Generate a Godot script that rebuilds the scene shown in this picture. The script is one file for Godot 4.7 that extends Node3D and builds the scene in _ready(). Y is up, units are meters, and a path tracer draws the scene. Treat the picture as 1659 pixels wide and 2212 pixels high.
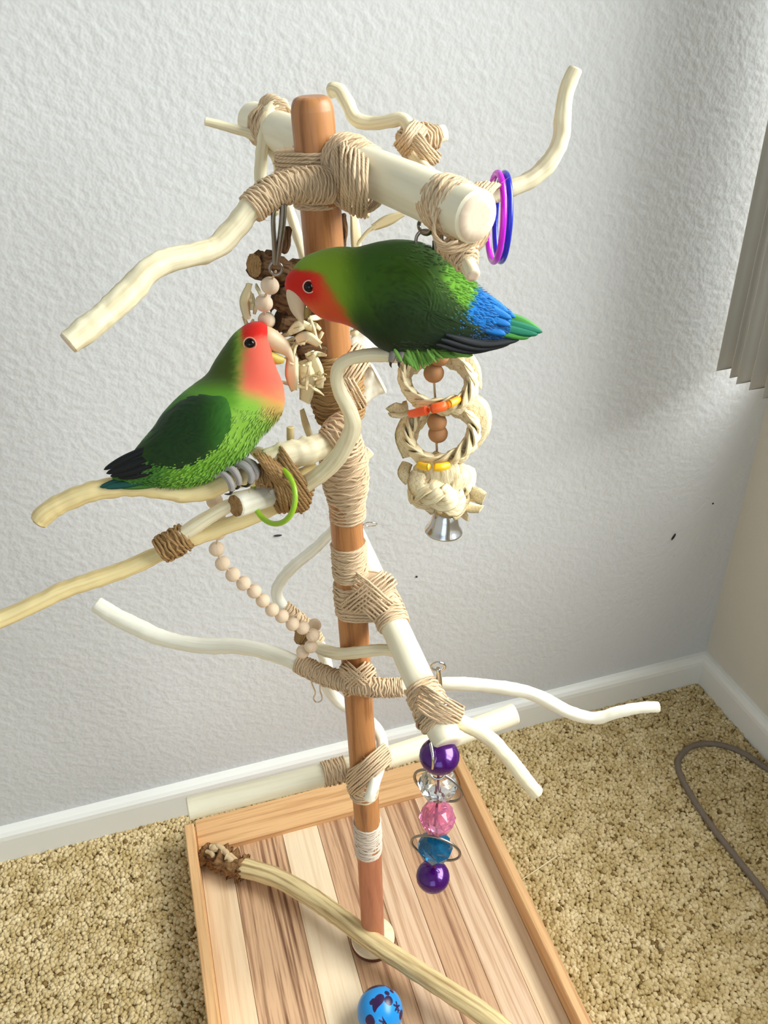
extends Node3D

var rng := RandomNumberGenerator.new()
var noise := FastNoiseLite.new()
var M := {}
var taken := {}

# ---------------------------------------------------------------- names
func numbered(called: String) -> String:
	var n: int = taken.get(called, 0)
	taken[called] = n + 1
	return called if n == 0 else "%s_%03d" % [called, n]

func tag(o: Node3D, label: String, category: String, group := "") -> Node3D:
	o.set_meta("label", label)
	o.set_meta("category", category)
	if group:
		o.set_meta("group", group)
	return o

func thing(called: String, label: String, category: String, at := Vector3.ZERO, group := "") -> Node3D:
	var o := Node3D.new()
	o.name = numbered(called)
	add_child(o)
	o.position = at
	return tag(o, label, category, group)

# a mesh under a parent; meshes are given in world metres, so the node takes the parent's place away again
func part(called: String, mesh: Mesh, m: Material, parent: Node3D = self, at := Transform3D()) -> MeshInstance3D:
	var o := MeshInstance3D.new()
	o.name = numbered(called) if parent == self else called
	o.mesh = mesh
	for k in mesh.get_surface_count():
		o.set_surface_override_material(k, m)
	parent.add_child(o, true)
	o.transform = at
	return o

func world_part(called: String, mesh: Mesh, m: Material, parent: Node3D) -> MeshInstance3D:
	return part(called, mesh, m, parent, where(parent).affine_inverse())

func where(o: Node3D) -> Transform3D:
	var t := Transform3D()
	var n: Node = o
	while n != self:
		t = (n as Node3D).transform * t
		n = n.get_parent()
	return t

func struct(called: String, mesh: Mesh, m: Material, at := Transform3D()) -> MeshInstance3D:
	var o := part(called, mesh, m, self, at)
	o.set_meta("kind", "structure")
	return o

# ---------------------------------------------------------------- shapes
func start() -> SurfaceTool:
	var st := SurfaceTool.new()
	st.begin(Mesh.PRIMITIVE_TRIANGLES)
	return st

func done(st: SurfaceTool) -> ArrayMesh:
	st.generate_normals()
	return st.commit()

func curve(p: Array, n: int) -> Array:
	var out := []
	for i in p.size() - 1:
		var a: Vector4 = p[maxi(i - 1, 0)]
		var b: Vector4 = p[i]
		var c: Vector4 = p[i + 1]
		var d: Vector4 = p[mini(i + 2, p.size() - 1)]
		for k in n:
			var t := float(k) / n
			out.append(0.5 * (2.0 * b + (c - a) * t + (2.0 * a - 5.0 * b + 4.0 * c - d) * t * t + (3.0 * b - a - 3.0 * c + d) * t * t * t))
	out.append(p[p.size() - 1])
	return out

func xyz(v: Vector4) -> Vector3:
	return Vector3(v.x, v.y, v.z)

# frames carried along a path without twist
func frames(p: Array) -> Array:
	var out := []
	var u := Vector3.ZERO
	for i in p.size():
		var t: Vector3 = (xyz(p[mini(i + 1, p.size() - 1)]) - xyz(p[maxi(i - 1, 0)])).normalized()
		if i == 0:
			u = t.cross(Vector3.UP if absf(t.y) < 0.9 else Vector3.RIGHT).normalized()
		u = (u - t * u.dot(t)).normalized()
		out.append([u, t.cross(u), t])
	return out

var paint := []   # colours of the next skin's rings, if it has any

# a skin over rings of equal size; uvs: u once round, v along
func skin(st: SurfaceTool, rings: Array, vs: Array, cap0 := true, cap1 := true, us := 1.0, group := 0) -> void:
	var n: int = rings[0].size()
	st.set_smooth_group(group)
	for i in rings.size() - 1:
		var a: PackedVector3Array = rings[i]
		var b: PackedVector3Array = rings[i + 1]
		for j in n:
			var k := (j + 1) % n
			var u0 := us * j / n
			var u1 := us * (j + 1) / n
			for e in [[u0, 0, j], [u0, 1, j], [u1, 0, k], [u1, 0, k], [u0, 1, j], [u1, 1, k]]:
				if paint:
					st.set_color(paint[i + e[1]][e[2]])
				st.set_uv(Vector2(e[0], vs[i + e[1]]))
				st.add_vertex((b if e[1] else a)[e[2]])
	st.set_smooth_group(group + 1 if group >= 0 else -1)
	if cap0:
		lid(st, rings[0], false)
	if cap1:
		lid(st, rings[rings.size() - 1], true)

func lid(st: SurfaceTool, ring: PackedVector3Array, top: bool) -> void:
	var c := Vector3.ZERO
	for p in ring:
		c += p / ring.size()
	for j in ring.size():
		var k := (j + 1) % ring.size()
		var a := 2.0 * PI * j / ring.size()
		var b := 2.0 * PI * (j + 1) / ring.size()
		st.set_uv(Vector2(0.5, 0.5)); st.add_vertex(c)
		st.set_uv(Vector2(0.5 + 0.5 * cos(a), 0.5 + 0.5 * sin(a))); st.add_vertex(ring[k] if top else ring[j])
		st.set_uv(Vector2(0.5 + 0.5 * cos(b), 0.5 + 0.5 * sin(b))); st.add_vertex(ring[j] if top else ring[k])

func ring_of(c: Vector3, u: Vector3, v: Vector3, r: float, n: int, wob := 0.0, s := 0.0) -> PackedVector3Array:
	var out := PackedVector3Array()
	for j in n:
		var a := TAU * j / n
		var k := 1.0
		if wob > 0.0:
			k += wob * noise.get_noise_3d(cos(a) * 40.0, sin(a) * 40.0, s)
		out.append(c + (u * cos(a) + v * sin(a)) * r * k)
	return out

# a round rod along a path of (x, y, z, radius); bevel: how far the ends are rounded, in radii
func rod(st: SurfaceTool, path: Array, sides := 14, sub := 5, wob := 0.0, bevel := 0.14, caps := true) -> void:
	var p := curve(path, sub) if sub > 1 else path
	var f := frames(p)
	var rings := []
	var vs := []
	var s := rng.randf() * 1000.0
	var v := 0.0
	for i in p.size():
		if i > 0:
			v += xyz(p[i]).distance_to(xyz(p[i - 1]))
		var r: float = p[i].w * (1.0 + wob * 0.6 * noise.get_noise_2d(s + v * 900.0, s))
		var c := xyz(p[i])
		if i == 0 and bevel > 0.0:
			rings.append(ring_of(c, f[i][0], f[i][1], r * (1.0 - bevel), sides, wob, s)); vs.append(v)
			rings.append(ring_of(c + f[i][2] * r * bevel, f[i][0], f[i][1], r, sides, wob, s)); vs.append(v + r * bevel)
		elif i == p.size() - 1 and bevel > 0.0:
			rings.append(ring_of(c - f[i][2] * r * bevel, f[i][0], f[i][1], r, sides, wob, s + v * 900.0)); vs.append(v - r * bevel)
			rings.append(ring_of(c, f[i][0], f[i][1], r * (1.0 - bevel), sides, wob, s + v * 900.0)); vs.append(v)
		else:
			rings.append(ring_of(c, f[i][0], f[i][1], r, sides, wob, s + v * 900.0)); vs.append(v)
	if bevel <= 0.0:
		skin(st, rings, vs, caps, caps)
		return
	var n := rings.size()
	skin(st, rings.slice(1, n - 1), vs.slice(1, n - 1), false, false, 1.0, 0)
	skin(st, rings.slice(0, 2), vs.slice(0, 2), caps, false, 1.0, 2)
	skin(st, rings.slice(n - 2, n), vs.slice(n - 2, n), false, caps, 1.0, 4)

func rod_mesh(path: Array, sides := 14, sub := 5, wob := 0.0, bevel := 0.14) -> ArrayMesh:
	var st := start()
	rod(st, path, sides, sub, wob, bevel)
	return done(st)

# a closed loop of round wire
func loop(st: SurfaceTool, c: Vector3, a: Vector3, b: Vector3, r: float, n := 40, sides := 8) -> void:
	var rings := []
	var vs := []
	var w := a.cross(b).normalized()
	for i in n + 1:
		var t := TAU * i / n
		var p := c + a * cos(t) + b * sin(t)
		var d := (b * cos(t) - a * sin(t)).normalized()
		rings.append(ring_of(p, d.cross(w) * -1.0, w, r, sides)); vs.append(t * a.length())
	skin(st, rings, vs, false, false)

func ring_mesh(c: Vector3, a: Vector3, b: Vector3, r: float, n := 40, sides := 10) -> ArrayMesh:
	var st := start()
	loop(st, c, a, b, r, n, sides)
	return done(st)

# a body of revolution round +y; profile of (radius, height)
func lathe(profile: Array, n := 32, flat := false) -> ArrayMesh:
	var st := start()
	var rings := []
	var vs := []
	for q in profile:
		rings.append(ring_of(Vector3(0, q.y, 0), Vector3.RIGHT, Vector3.FORWARD, maxf(q.x, 0.00002), n)); vs.append(q.y)
	skin(st, rings, vs, true, true, 1.0, -1 if flat else 0)
	return done(st)

# a board with its long side on y and chamfered long edges
func board(w: float, l: float, t: float, ch := 0.001) -> ArrayMesh:
	var st := start()
	var rings := []
	for q in [[-l / 2, ch], [-l / 2 + ch, 0.0], [l / 2 - ch, 0.0], [l / 2, ch]]:
		var x: float = w / 2 - q[1]
		var z: float = t / 2 - q[1]
		rings.append(PackedVector3Array([Vector3(x, q[0], ch - z), Vector3(x - ch, q[0], -z), Vector3(ch - x, q[0], -z), Vector3(-x, q[0], ch - z), Vector3(-x, q[0], z - ch), Vector3(ch - x, q[0], z), Vector3(x - ch, q[0], z), Vector3(x, q[0], z - ch)]))
	skin(st, rings, [0.0, ch, l - ch, l], true, true, 1.0, -1)
	return done(st)

func box(a: Vector3, b: Vector3) -> ArrayMesh:
	var m := BoxMesh.new()
	m.size = (b - a).abs()
	var st := SurfaceTool.new()
	st.append_from(m, 0, Transform3D(Basis(), (a + b) / 2))
	return st.commit()

# twine wound round a path; each point gives the middle and the outer radius; lean draws the coils out to one side (two rods tied together)
func wind(st: SurfaceTool, path: Array, turns: float, tw: float, lean := Vector3.ZERO, rough := 0.2, fuzz := 70) -> void:
	var p := curve(path, 6)
	var f := frames(p)
	var core := []
	var vs := []
	for i in p.size():
		var q := PackedVector3Array()
		for j in 20:
			q.append(stadium(xyz(p[i]), f[i][0], f[i][1], TAU * j / 20, maxf(p[i].w - tw * 1.1, 0.0005), lean))
		core.append(q); vs.append(i * 0.01)
	skin(st, core, vs, true, true)
	var per := 24
	var n := int(turns * per)
	var line := []
	var s := rng.randf() * 100.0
	var wander := 0.0
	for i in n + 1:
		var a := TAU * i / per
		wander = 1.3 * noise.get_noise_2d(s + i * 2.2, 7.0) / turns
		var t := clampf(float(i) / n + wander * sin(PI * i / n), 0.0, 1.0) * (p.size() - 1)
		var k := mini(int(t), p.size() - 2)
		var g := t - k
		var c := xyz(p[k]).lerp(xyz(p[k + 1]), g)
		var r: float = lerpf(p[k].w, p[k + 1].w, g) - tw * 0.6 + tw * rough * 6.0 * noise.get_noise_2d(s, i * 3.0)
		var u: Vector3 = f[k][0].lerp(f[k + 1][0], g).normalized()
		var v: Vector3 = f[k][1].lerp(f[k + 1][1], g).normalized()
		line.append(v4(stadium(c, u, v, a, r, lean), tw * (1.0 + 0.25 * noise.get_noise_2d(i * 4.0, s))))
	rod(st, line, 6, 1, 0.0, 0.0)
	hairs(st, line, fuzz)

func stadium(c: Vector3, u: Vector3, v: Vector3, a: float, r: float, lean: Vector3) -> Vector3:
	var n := u * cos(a) + v * sin(a)
	if lean == Vector3.ZERO:
		return c + n * r
	return c + n * r + lean * smoothstep(-0.35, 0.35, n.dot(lean.normalized()))

func hairs(st: SurfaceTool, line: Array, count: int) -> void:
	for i in count:
		var k := rng.randi_range(2, line.size() - 3)
		var c := xyz(line[k])
		var t := (xyz(line[k + 1]) - xyz(line[k - 1])).normalized()
		var d := (Vector3(rng.randf() - 0.5, rng.randf() - 0.5, rng.randf() - 0.5).normalized() + t * 0.8).normalized()
		var e := (d + Vector3(rng.randf() - 0.5, rng.randf() - 0.5, rng.randf() - 0.5) * 1.2).normalized()
		var l := rng.randf_range(0.0025, 0.0075)
		rod(st, [v4(c, 0.00013), v4(c + d * l * 0.5, 0.00011), v4(c + d * l * 0.5 + e * l * 0.5, 0.00005)], 3, 2, 0.0, 0.0)

# loops of twine lashed across a joint: half axes a and b, laid side by side along w
func lash(st: SurfaceTool, c: Vector3, a: Vector3, b: Vector3, w: Vector3, turns: int, tw: float, fuzz := 60) -> void:
	var line := []
	var s := rng.randf() * 90.0
	for i in turns * 26 + 1:
		var t := TAU * i / 26.0
		var k := float(i) / (turns * 26) - 0.5 + 0.5 * noise.get_noise_2d(s + i * 2.0, 3.0) / turns
		var g := 1.0 + 0.05 * noise.get_noise_2d(s, i * 3.0)
		line.append(v4(c + (a * cos(t) + b * sin(t)) * g * (1.0 - 0.5 * k * k) + w * k, tw * (1.0 + 0.25 * noise.get_noise_2d(i * 4.0, s))))
	rod(st, line, 6, 1, 0.0, 0.0)
	hairs(st, line, fuzz)

func v4(p: Vector3, r: float) -> Vector4:
	return Vector4(p.x, p.y, p.z, r)

# a blade: a flat strip with a little thickness along a path, turned by twist
func blade(st: SurfaceTool, path: Array, thick: float, face: Vector3, twist := 0.0, sub := 4, pointed := false) -> void:
	var p := curve(path, sub)
	var f := frames(p)
	var rings := []
	var vs := []
	for i in p.size():
		var t := float(i) / (p.size() - 1)
		var side: Vector3 = f[i][2].cross(face).normalized().rotated(f[i][2], twist * t)
		var up: Vector3 = side.cross(f[i][2])
		var w: float = p[i].w
		if pointed:
			w *= maxf(0.03, sqrt(sin(PI * clampf(t, 0.02, 0.995))))
		var c := xyz(p[i])
		rings.append(PackedVector3Array([c + side * w, c + up * thick + side * w * 0.4, c + up * thick - side * w * 0.4, c - side * w, c - up * thick * 0.6 - side * w * 0.4, c - up * thick * 0.6 + side * w * 0.4]))
		vs.append(t)
	if (rings[0][1] - rings[0][0]).cross(rings[0][2] - rings[0][1]).dot(f[0][2]) < 0.0:
		for i in rings.size():
			var turned: PackedVector3Array = rings[i]
			turned.reverse()
			rings[i] = turned
	skin(st, rings, vs, true, true)

# ---------------------------------------------------------------- materials
func mat(c: Color, rough := 0.7, spec := 0.5) -> StandardMaterial3D:
	var m := StandardMaterial3D.new()
	m.albedo_color = c
	m.roughness = rough
	m.metallic_specular = spec
	return m

func rgb(r: int, g: int, b: int) -> Color:
	return Color8(r, g, b)

# streaked wood: columns of the picture run along the grain
func grain(w: int, h: int, base: Color, dark: Color, fine: float, bands: float, amount: float, s: int) -> ImageTexture:
	var n := FastNoiseLite.new()
	n.seed = s
	n.frequency = 1.0
	n.fractal_octaves = 4
	var im := Image.create(w, h, false, Image.FORMAT_RGB8)
	for y in h:
		for x in w:
			# the picture closes on itself: u runs round a circle, v as well
			var a := TAU * x / w
			var b := TAU * y / h
			var q := n.get_noise_3d(cos(a) * bands + 0.25 * cos(b), sin(a) * bands + 0.25 * sin(b), 0.3 * cos(b) + 3.0)
			var e := n.get_noise_3d(cos(a) * fine + 0.5 * sin(b * 2.0), sin(a) * fine + 0.5 * cos(b * 2.0), 9.0 + 0.8 * sin(b))
			var k := clampf(smoothstep(-0.15, 0.45, q) * 0.75 + e * 0.6, 0.0, 1.0) * amount
			im.set_pixel(x, y, base.lerp(dark, k))
	return ImageTexture.create_from_image(im)

func relief(freq: float, octaves: int, size: int, s: int, cellular := false) -> NoiseTexture2D:
	var n := FastNoiseLite.new()
	n.seed = s
	n.frequency = freq
	n.fractal_octaves = octaves
	if cellular:
		n.noise_type = FastNoiseLite.TYPE_CELLULAR
	var t := NoiseTexture2D.new()
	t.width = size
	t.height = size
	t.seamless = true
	t.noise = n
	return t

func bumpy(m: StandardMaterial3D, t: Texture2D, cm: float, scale: Vector3, world := false) -> StandardMaterial3D:
	m.heightmap_enabled = true
	m.heightmap_texture = t
	m.heightmap_scale = cm
	m.uv1_triplanar = true
	m.uv1_world_triplanar = world
	m.uv1_scale = scale
	return m

# twisted strands, for twine: u round, v along (metres)
func strands(base: Color, dark: Color) -> ImageTexture:
	var im := Image.create(64, 64, false, Image.FORMAT_RGB8)
	for y in 64:
		for x in 64:
			var t := fposmod(x / 64.0 * 2.0 + y / 64.0, 1.0)
			var k := pow(absf(2.0 * t - 1.0), 3.0) * 0.55 + 0.45 * absf(noise.get_noise_2d(x * 9.0 + y * 4.0, y * 9.0 - x * 2.0))
			im.set_pixel(x, y, base.lerp(dark, clampf(k, 0.0, 1.0)))
	return ImageTexture.create_from_image(im)

func textured(m: StandardMaterial3D, t: Texture2D, scale: Vector3) -> StandardMaterial3D:
	m.albedo_color = Color.WHITE
	m.albedo_texture = t
	m.uv1_scale = scale
	return m

# ---------------------------------------------------------------- scene
func _ready() -> void:
	rng.seed = 20
	noise.seed = 5
	noise.frequency = 0.1
	var cam := Camera3D.new()
	cam.name = "camera"
	add_child(cam)
	cam.transform = Transform3D(Basis(Vector3(0.9566, -0.0242, 0.2905), Vector3(0.1769, 0.8404, -0.5123), Vector3(-0.2317, 0.5414, 0.8082)), Vector3(-0.1219, 0.9506, 0.5216))
	cam.fov = 63.13
	cam.near = 0.02
	cam.current = true
	var we := WorldEnvironment.new()
	we.name = "environment"
	var env := Environment.new()
	env.background_mode = Environment.BG_SKY
	var sky_mat := ProceduralSkyMaterial.new()
	sky_mat.sky_top_color = rgb(150, 185, 230)
	sky_mat.sky_horizon_color = rgb(225, 232, 238)
	sky_mat.ground_bottom_color = rgb(120, 118, 105)
	sky_mat.ground_horizon_color = rgb(200, 200, 195)
	sky_mat.energy_multiplier = 1.0
	var sky := Sky.new()
	sky.sky_material = sky_mat
	env.sky = sky
	env.tonemap_mode = Environment.TONE_MAPPER_LINEAR
	env.tonemap_exposure = EXPOSURE
	env.sdfgi_enabled = true
	env.ssao_enabled = true
	env.ssil_enabled = true
	we.environment = env
	add_child(we)
	daylight("window_daylight", Vector3(XR + 0.62, 1.72, 0.5), PI / 2, Vector2(2.1, 1.5), KEY, Color(0.985, 1.0, 0.985), 0.5)
	daylight("rear_window_daylight", Vector3(-0.85, 1.2, ZF + 0.01), 0.0, Vector2(1.35, 1.6), FILL, Color(0.84, 0.93, 1.0))
	materials()
	room()
	blind()
	cord_and_specks()
	stand()
	loose_stick()
	ball()
	beads_on_cord()
	rings_on_branches()
	woven_toy()
	acrylic_toy()
	shred_toy()
	hooks()
	bird_above()
	bird_left()

const EXPOSURE := 0.93
const KEY := 19.0
const FILL := 1.3

func daylight(called: String, at: Vector3, turn: float, size: Vector2, energy: float, c: Color, tilt := 0.0) -> void:
	var l := AreaLight3D.new()
	l.name = called
	l.area_size = size
	l.light_energy = energy
	l.light_color = c
	l.area_range = 8.0
	l.area_attenuation = 2.0
	l.shadow_enabled = true
	add_child(l)
	l.position = at
	l.rotation.y = turn
	l.rotation.x = -tilt

func materials() -> void:
	M.wall = bumpy(mat(rgb(206, 206, 206), 0.85, 0.3), relief(0.035, 3, 512, 4), 0.075, Vector3(4.5, 4.5, 4.5), true)
	M.wall_smooth = bumpy(mat(rgb(214, 208, 194), 0.8, 0.3), relief(0.03, 3, 512, 9), 0.03, Vector3(4, 4, 4), true)
	M.ceiling = mat(rgb(235, 233, 228), 0.9, 0.3)
	M.trim = mat(rgb(234, 232, 225), 0.45, 0.5)
	M.slat = mat(rgb(186, 182, 172), 0.6, 0.4)
	M.slat.backlight_enabled = true
	M.slat.backlight = Color(0.12, 0.12, 0.11)
	M.glass = mat(Color(1, 1, 1, 0.06), 0.02, 0.5)
	M.glass.transparency = BaseMaterial3D.TRANSPARENCY_ALPHA
	M.carpet = mat(rgb(176, 152, 104), 0.95, 0.2)
	M.tuft = mat(Color.WHITE, 0.95, 0.15)
	M.tuft.vertex_color_use_as_albedo = true
	M.pole = textured(mat(Color.WHITE, 0.42, 0.5), grain(128, 256, rgb(184, 126, 76), rgb(122, 74, 42), 7.0, 1.1, 0.75, 3), Vector3(1, 4.0, 1))
	M.pole_foot = textured(mat(Color.WHITE, 0.5, 0.5), grain(128, 128, rgb(188, 120, 86), rgb(150, 88, 60), 6.0, 1.0, 0.6, 8), Vector3(1, 5.0, 1))
	var bark := relief(0.02, 4, 256, 12)
	M.branch = bumpless(textured(mat(Color.WHITE, 0.55, 0.45), grain(64, 256, rgb(238, 228, 196), rgb(206, 184, 140), 5.0, 1.5, 0.6, 5), Vector3(1, 3.0, 1)), bark, 0.02)
	M.branch_yellow = bumpless(textured(mat(Color.WHITE, 0.5, 0.45), grain(64, 256, rgb(236, 216, 160), rgb(206, 174, 112), 5.0, 1.5, 0.6, 6), Vector3(1, 3.0, 1)), bark, 0.02)
	M.branch_white = bumpless(textured(mat(Color.WHITE, 0.5, 0.45), grain(64, 256, rgb(242, 238, 222), rgb(222, 210, 180), 5.0, 1.5, 0.5, 7), Vector3(1, 3.0, 1)), bark, 0.015)
	M.dowel = textured(mat(Color.WHITE, 0.5, 0.45), grain(64, 256, rgb(238, 230, 204), rgb(222, 208, 172), 7.0, 2.0, 0.5, 9), Vector3(1, 3.0, 1))
	M.cut = textured(mat(Color.WHITE, 0.75, 0.3), grain(64, 64, rgb(226, 206, 184), rgb(204, 180, 154), 6.0, 2.0, 0.5, 10), Vector3(1, 1, 1))
	M.cut_dark = textured(mat(Color.WHITE, 0.8, 0.3), grain(64, 64, rgb(168, 132, 88), rgb(100, 72, 42), 8.0, 3.0, 0.9, 11), Vector3(1, 1, 1))
	M.jute = textured(mat(Color.WHITE, 0.95, 0.15), strands(rgb(226, 202, 170), rgb(150, 116, 80)), Vector3(2, 240, 1))
	M.jute_dark = textured(mat(Color.WHITE, 0.95, 0.15), strands(rgb(176, 142, 98), rgb(100, 70, 40)), Vector3(2, 240, 1))
	M.tape = textured(mat(Color.WHITE, 0.9, 0.2), strands(rgb(226, 212, 196), rgb(176, 158, 138)), Vector3(2, 240, 1))
	M.steel = mat(rgb(205, 202, 198), 0.18, 0.5)
	M.steel.metallic = 1.0
	M.wire = mat(rgb(150, 142, 134), 0.3, 0.5)
	M.wire.metallic = 1.0
	M.bead = textured(mat(Color.WHITE, 0.65, 0.35), grain(64, 64, rgb(232, 208, 180), rgb(212, 182, 150), 3.0, 1.0, 0.5, 14), Vector3(1, 1, 1))
	M.bead_dark = mat(rgb(176, 126, 84), 0.6, 0.35)
	M.shred = mat(rgb(238, 224, 182), 0.8, 0.3)
	M.shred.backlight_enabled = true
	M.shred.backlight = Color(0.35, 0.32, 0.24)
	M.bark = bumpless(textured(mat(Color.WHITE, 0.9, 0.2), grain(64, 64, rgb(112, 84, 58), rgb(52, 36, 26), 5.0, 3.0, 1.0, 15), Vector3(1, 30, 1)), bark, 0.06)

# relief that follows the surface's own uvs
func bumpless(m: StandardMaterial3D, t: Texture2D, cm: float) -> StandardMaterial3D:
	m.heightmap_enabled = true
	m.heightmap_texture = t
	m.heightmap_scale = cm
	return m

const ZB := -0.268
const XR := 0.618
const ZF := 2.3
const XL := -1.7
const TOP := 2.4

func room() -> void:
	var floor_slab := struct("floor", box(Vector3(XL - 0.1, -0.1, ZB - 0.1), Vector3(XR + 0.14, 0.0, ZF + 0.1)), M.carpet)
	struct("wall_back", box(Vector3(XL - 0.1, 0.0, ZB - 0.1), Vector3(XR + 0.14, TOP, ZB)), M.wall)
	struct("ceiling", box(Vector3(XL - 0.1, TOP, ZB - 0.1), Vector3(XR + 0.14, TOP + 0.1, ZF + 0.1)), M.ceiling)
	struct("wall_left", box(Vector3(XL - 0.1, 0.0, ZB - 0.1), Vector3(XL, TOP, ZF + 0.1)), M.wall)
	pierced("wall_right", XR, XR + 0.14, ZB + 0.006, 1.3, 0.56, 1.64)
	var front := start()
	for e in [[XL, -1.55, 0.0, TOP], [-0.15, XR + 0.14, 0.0, TOP], [-1.55, -0.15, 0.0, 0.38], [-1.55, -0.15, 2.02, TOP]]:
		front.append_from(box(Vector3(e[0], e[2], ZF), Vector3(e[1], e[3], ZF + 0.1)), 0, Transform3D())
	struct("wall_front", front.commit(), M.wall_smooth)
	window(1, Transform3D(Basis(Vector3.UP, PI / 2), Vector3(XR + 0.06, 0, 0)), -1.3, -ZB - 0.006, 0.56, 1.64, 0.005)
	window(2, Transform3D(Basis(), Vector3(0, 0, ZF + 0.04)), -1.55, -0.15, 0.38, 2.02, 0.035)
	# baseboards with a rounded top
	baseboard("baseboard_back", Vector3(XL, 0, ZB), Vector3(XR, 0, ZB), Vector3(0, 0, 1))
	baseboard("baseboard_right", Vector3(XR, 0, ZB), Vector3(XR, 0, ZF), Vector3(-1, 0, 0))
	# carpet pile
	var tufts := [tuft(1), tuft(2), tuft(3)]
	var where_to := [[], [], []]
	var z := ZB + 0.013
	while z < 0.62:
		var x := -0.75
		while x < XR - 0.012:
			var p := Vector3(x + rng.randf_range(-0.0016, 0.0016), 0.0, z + rng.randf_range(-0.0016, 0.0016))
			x += 0.0034
			if p.x > -0.18 and p.x < 0.175 and p.z > -0.19:
				continue
			where_to[rng.randi_range(0, 2)].append(p)
		z += 0.0034
	for k in 3:
		var mm := MultiMesh.new()
		mm.transform_format = MultiMesh.TRANSFORM_3D
		mm.use_colors = true
		mm.mesh = tufts[k]
		mm.instance_count = where_to[k].size()
		for i in where_to[k].size():
			var p: Vector3 = where_to[k][i]
			var b := Basis.from_euler(Vector3(rng.randf_range(-0.35, 0.35), rng.randf() * TAU, rng.randf_range(-0.35, 0.35))) * Basis.from_scale(Vector3.ONE * rng.randf_range(0.8, 1.25))
			mm.set_instance_transform(i, Transform3D(b, p))
			var g := noise.get_noise_2d(p.x * 260.0, p.z * 260.0) + rng.randf_range(-0.4, 0.4)
			var c := rgb(190, 166, 116).lerp(rgb(228, 208, 166), clampf(g * 0.8 + 0.5, 0.0, 1.0))
			if rng.randf() < 0.03:
				c = rgb(136, 110, 68)
			mm.set_instance_color(i, c.srgb_to_linear())
		var o := MultiMeshInstance3D.new()
		o.name = "carpet_pile"
		o.multimesh = mm
		o.material_override = M.tuft
		o.set_meta("kind", "stuff")
		floor_slab.add_child(o, true)

# a window in its own plane: x across, y up
func window(n: int, at: Transform3D, x0: float, x1: float, y0: float, y1: float, edge: float) -> void:
	var f := Node3D.new()
	f.name = "window_%d" % n
	f.set_meta("kind", "structure")
	add_child(f)
	f.transform = at
	var m := (x0 + x1) / 2
	var st := start()
	for e in [[x0, x0 + 0.035, y0, y1], [x1 - edge, x1, y0, y1], [x0, x1, y0, y0 + 0.035], [x0, x1, y1 - 0.035, y1], [m - 0.015, m + 0.015, y0, y1]]:
		st.append_from(box(Vector3(e[0], e[2], -0.02), Vector3(e[1], e[3], 0.02)), 0, Transform3D())
	part("window_frame", st.commit(), M.trim, f)
	part("pane", box(Vector3(x0 + 0.03, y0 + 0.03, -0.002), Vector3(m - 0.012, y1 - 0.03, 0.002)), M.glass, f)
	part("pane", box(Vector3(m + 0.012, y0 + 0.03, -0.002), Vector3(x1 - edge, y1 - 0.03, 0.002)), M.glass, f)

func tuft(s: int) -> ArrayMesh:
	var st := start()
	var w := [0.0030, 0.0026, 0.0022][s - 1] as float
	rod(st, [Vector4(0, -0.001, 0, w * 0.8), Vector4(0.0004 * s, 0.002, 0.0003, w), Vector4(-0.0005, 0.0042, 0.0006 * s, w), Vector4(0.0003, 0.0056, 0.0004, w * 0.4)], 5, 1, 0.0, 0.0)
	return done(st)

func pierced(called: String, x0: float, x1: float, z0: float, z1: float, y0: float, y1: float) -> void:
	var st := start()
	for e in [[ZB, z0, 0.0, TOP], [z1, ZF, 0.0, TOP], [z0, z1, 0.0, y0], [z0, z1, y1, TOP]]:
		st.append_from(box(Vector3(x0, e[2], e[0]), Vector3(x1, e[3], e[1])), 0, Transform3D())
	struct(called, st.commit(), M.wall_smooth)

func baseboard(called: String, a: Vector3, b: Vector3, out: Vector3) -> void:
	var st := start()
	var rings := []
	var prof := [Vector2(0, 0), Vector2(0.013, 0), Vector2(0.013, 0.043), Vector2(0.012, 0.049), Vector2(0.009, 0.0535), Vector2(0.005, 0.056), Vector2(0, 0.057)]
	for p in [a, b]:
		var q := PackedVector3Array()
		for k in prof:
			q.append(p + out * k.x + Vector3(0, k.y, 0))
		rings.append(q)
	var t := (b - a).normalized()
	if (rings[0][1] - rings[0][0]).cross(rings[0][2] - rings[0][1]).dot(t) < 0.0:
		rings.reverse()
	skin(st, rings, [0.0, 1.0], true, true, 1.0, -1)
	struct(called, done(st), M.trim)

func blind() -> void:
	var o := thing("vertical_blind", "grey vertical slat blind gathered at the corner end of the window", "blind", Vector3(XR - 0.07, 0.543, -0.05))
	var st := start()
	st.append_from(box(Vector3(XR - 0.105, 1.72, -0.25), Vector3(XR - 0.03, 1.76, 1.35)), 0, Transform3D())
	world_part("head_rail", st.commit(), M.trim, o)
	for k in 8:
		var w := 0.089
		var rings := []
		for y in [0.561, 1.72]:
			var q := PackedVector3Array()
			for side in [0.0009, 0.0]:
				for i in 9:
					var j: int = i if side > 0.0 else 8 - i
					var s: float = j / 8.0 - 0.5
					q.append(Vector3(s * w, y, -0.006 * (1.0 - 4.0 * s * s) + side))
			rings.append(q)
		if (rings[0][1] - rings[0][0]).cross(rings[0][9] - rings[0][1]).y < 0.0:
			rings.reverse()
		var t := start()
		skin(t, rings, [0.0, 1.0], true, true, 1.0, 0)
		part("slat", done(t), M.slat, o, where(o).affine_inverse() * Transform3D(Basis(Vector3.UP, -0.05 + 0.06 * sin(k * 1.7)), Vector3(XR - 0.0825 + 0.002 * sin(k * 2.3), 0.0, -0.219 + 0.0195 * k)))

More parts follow.
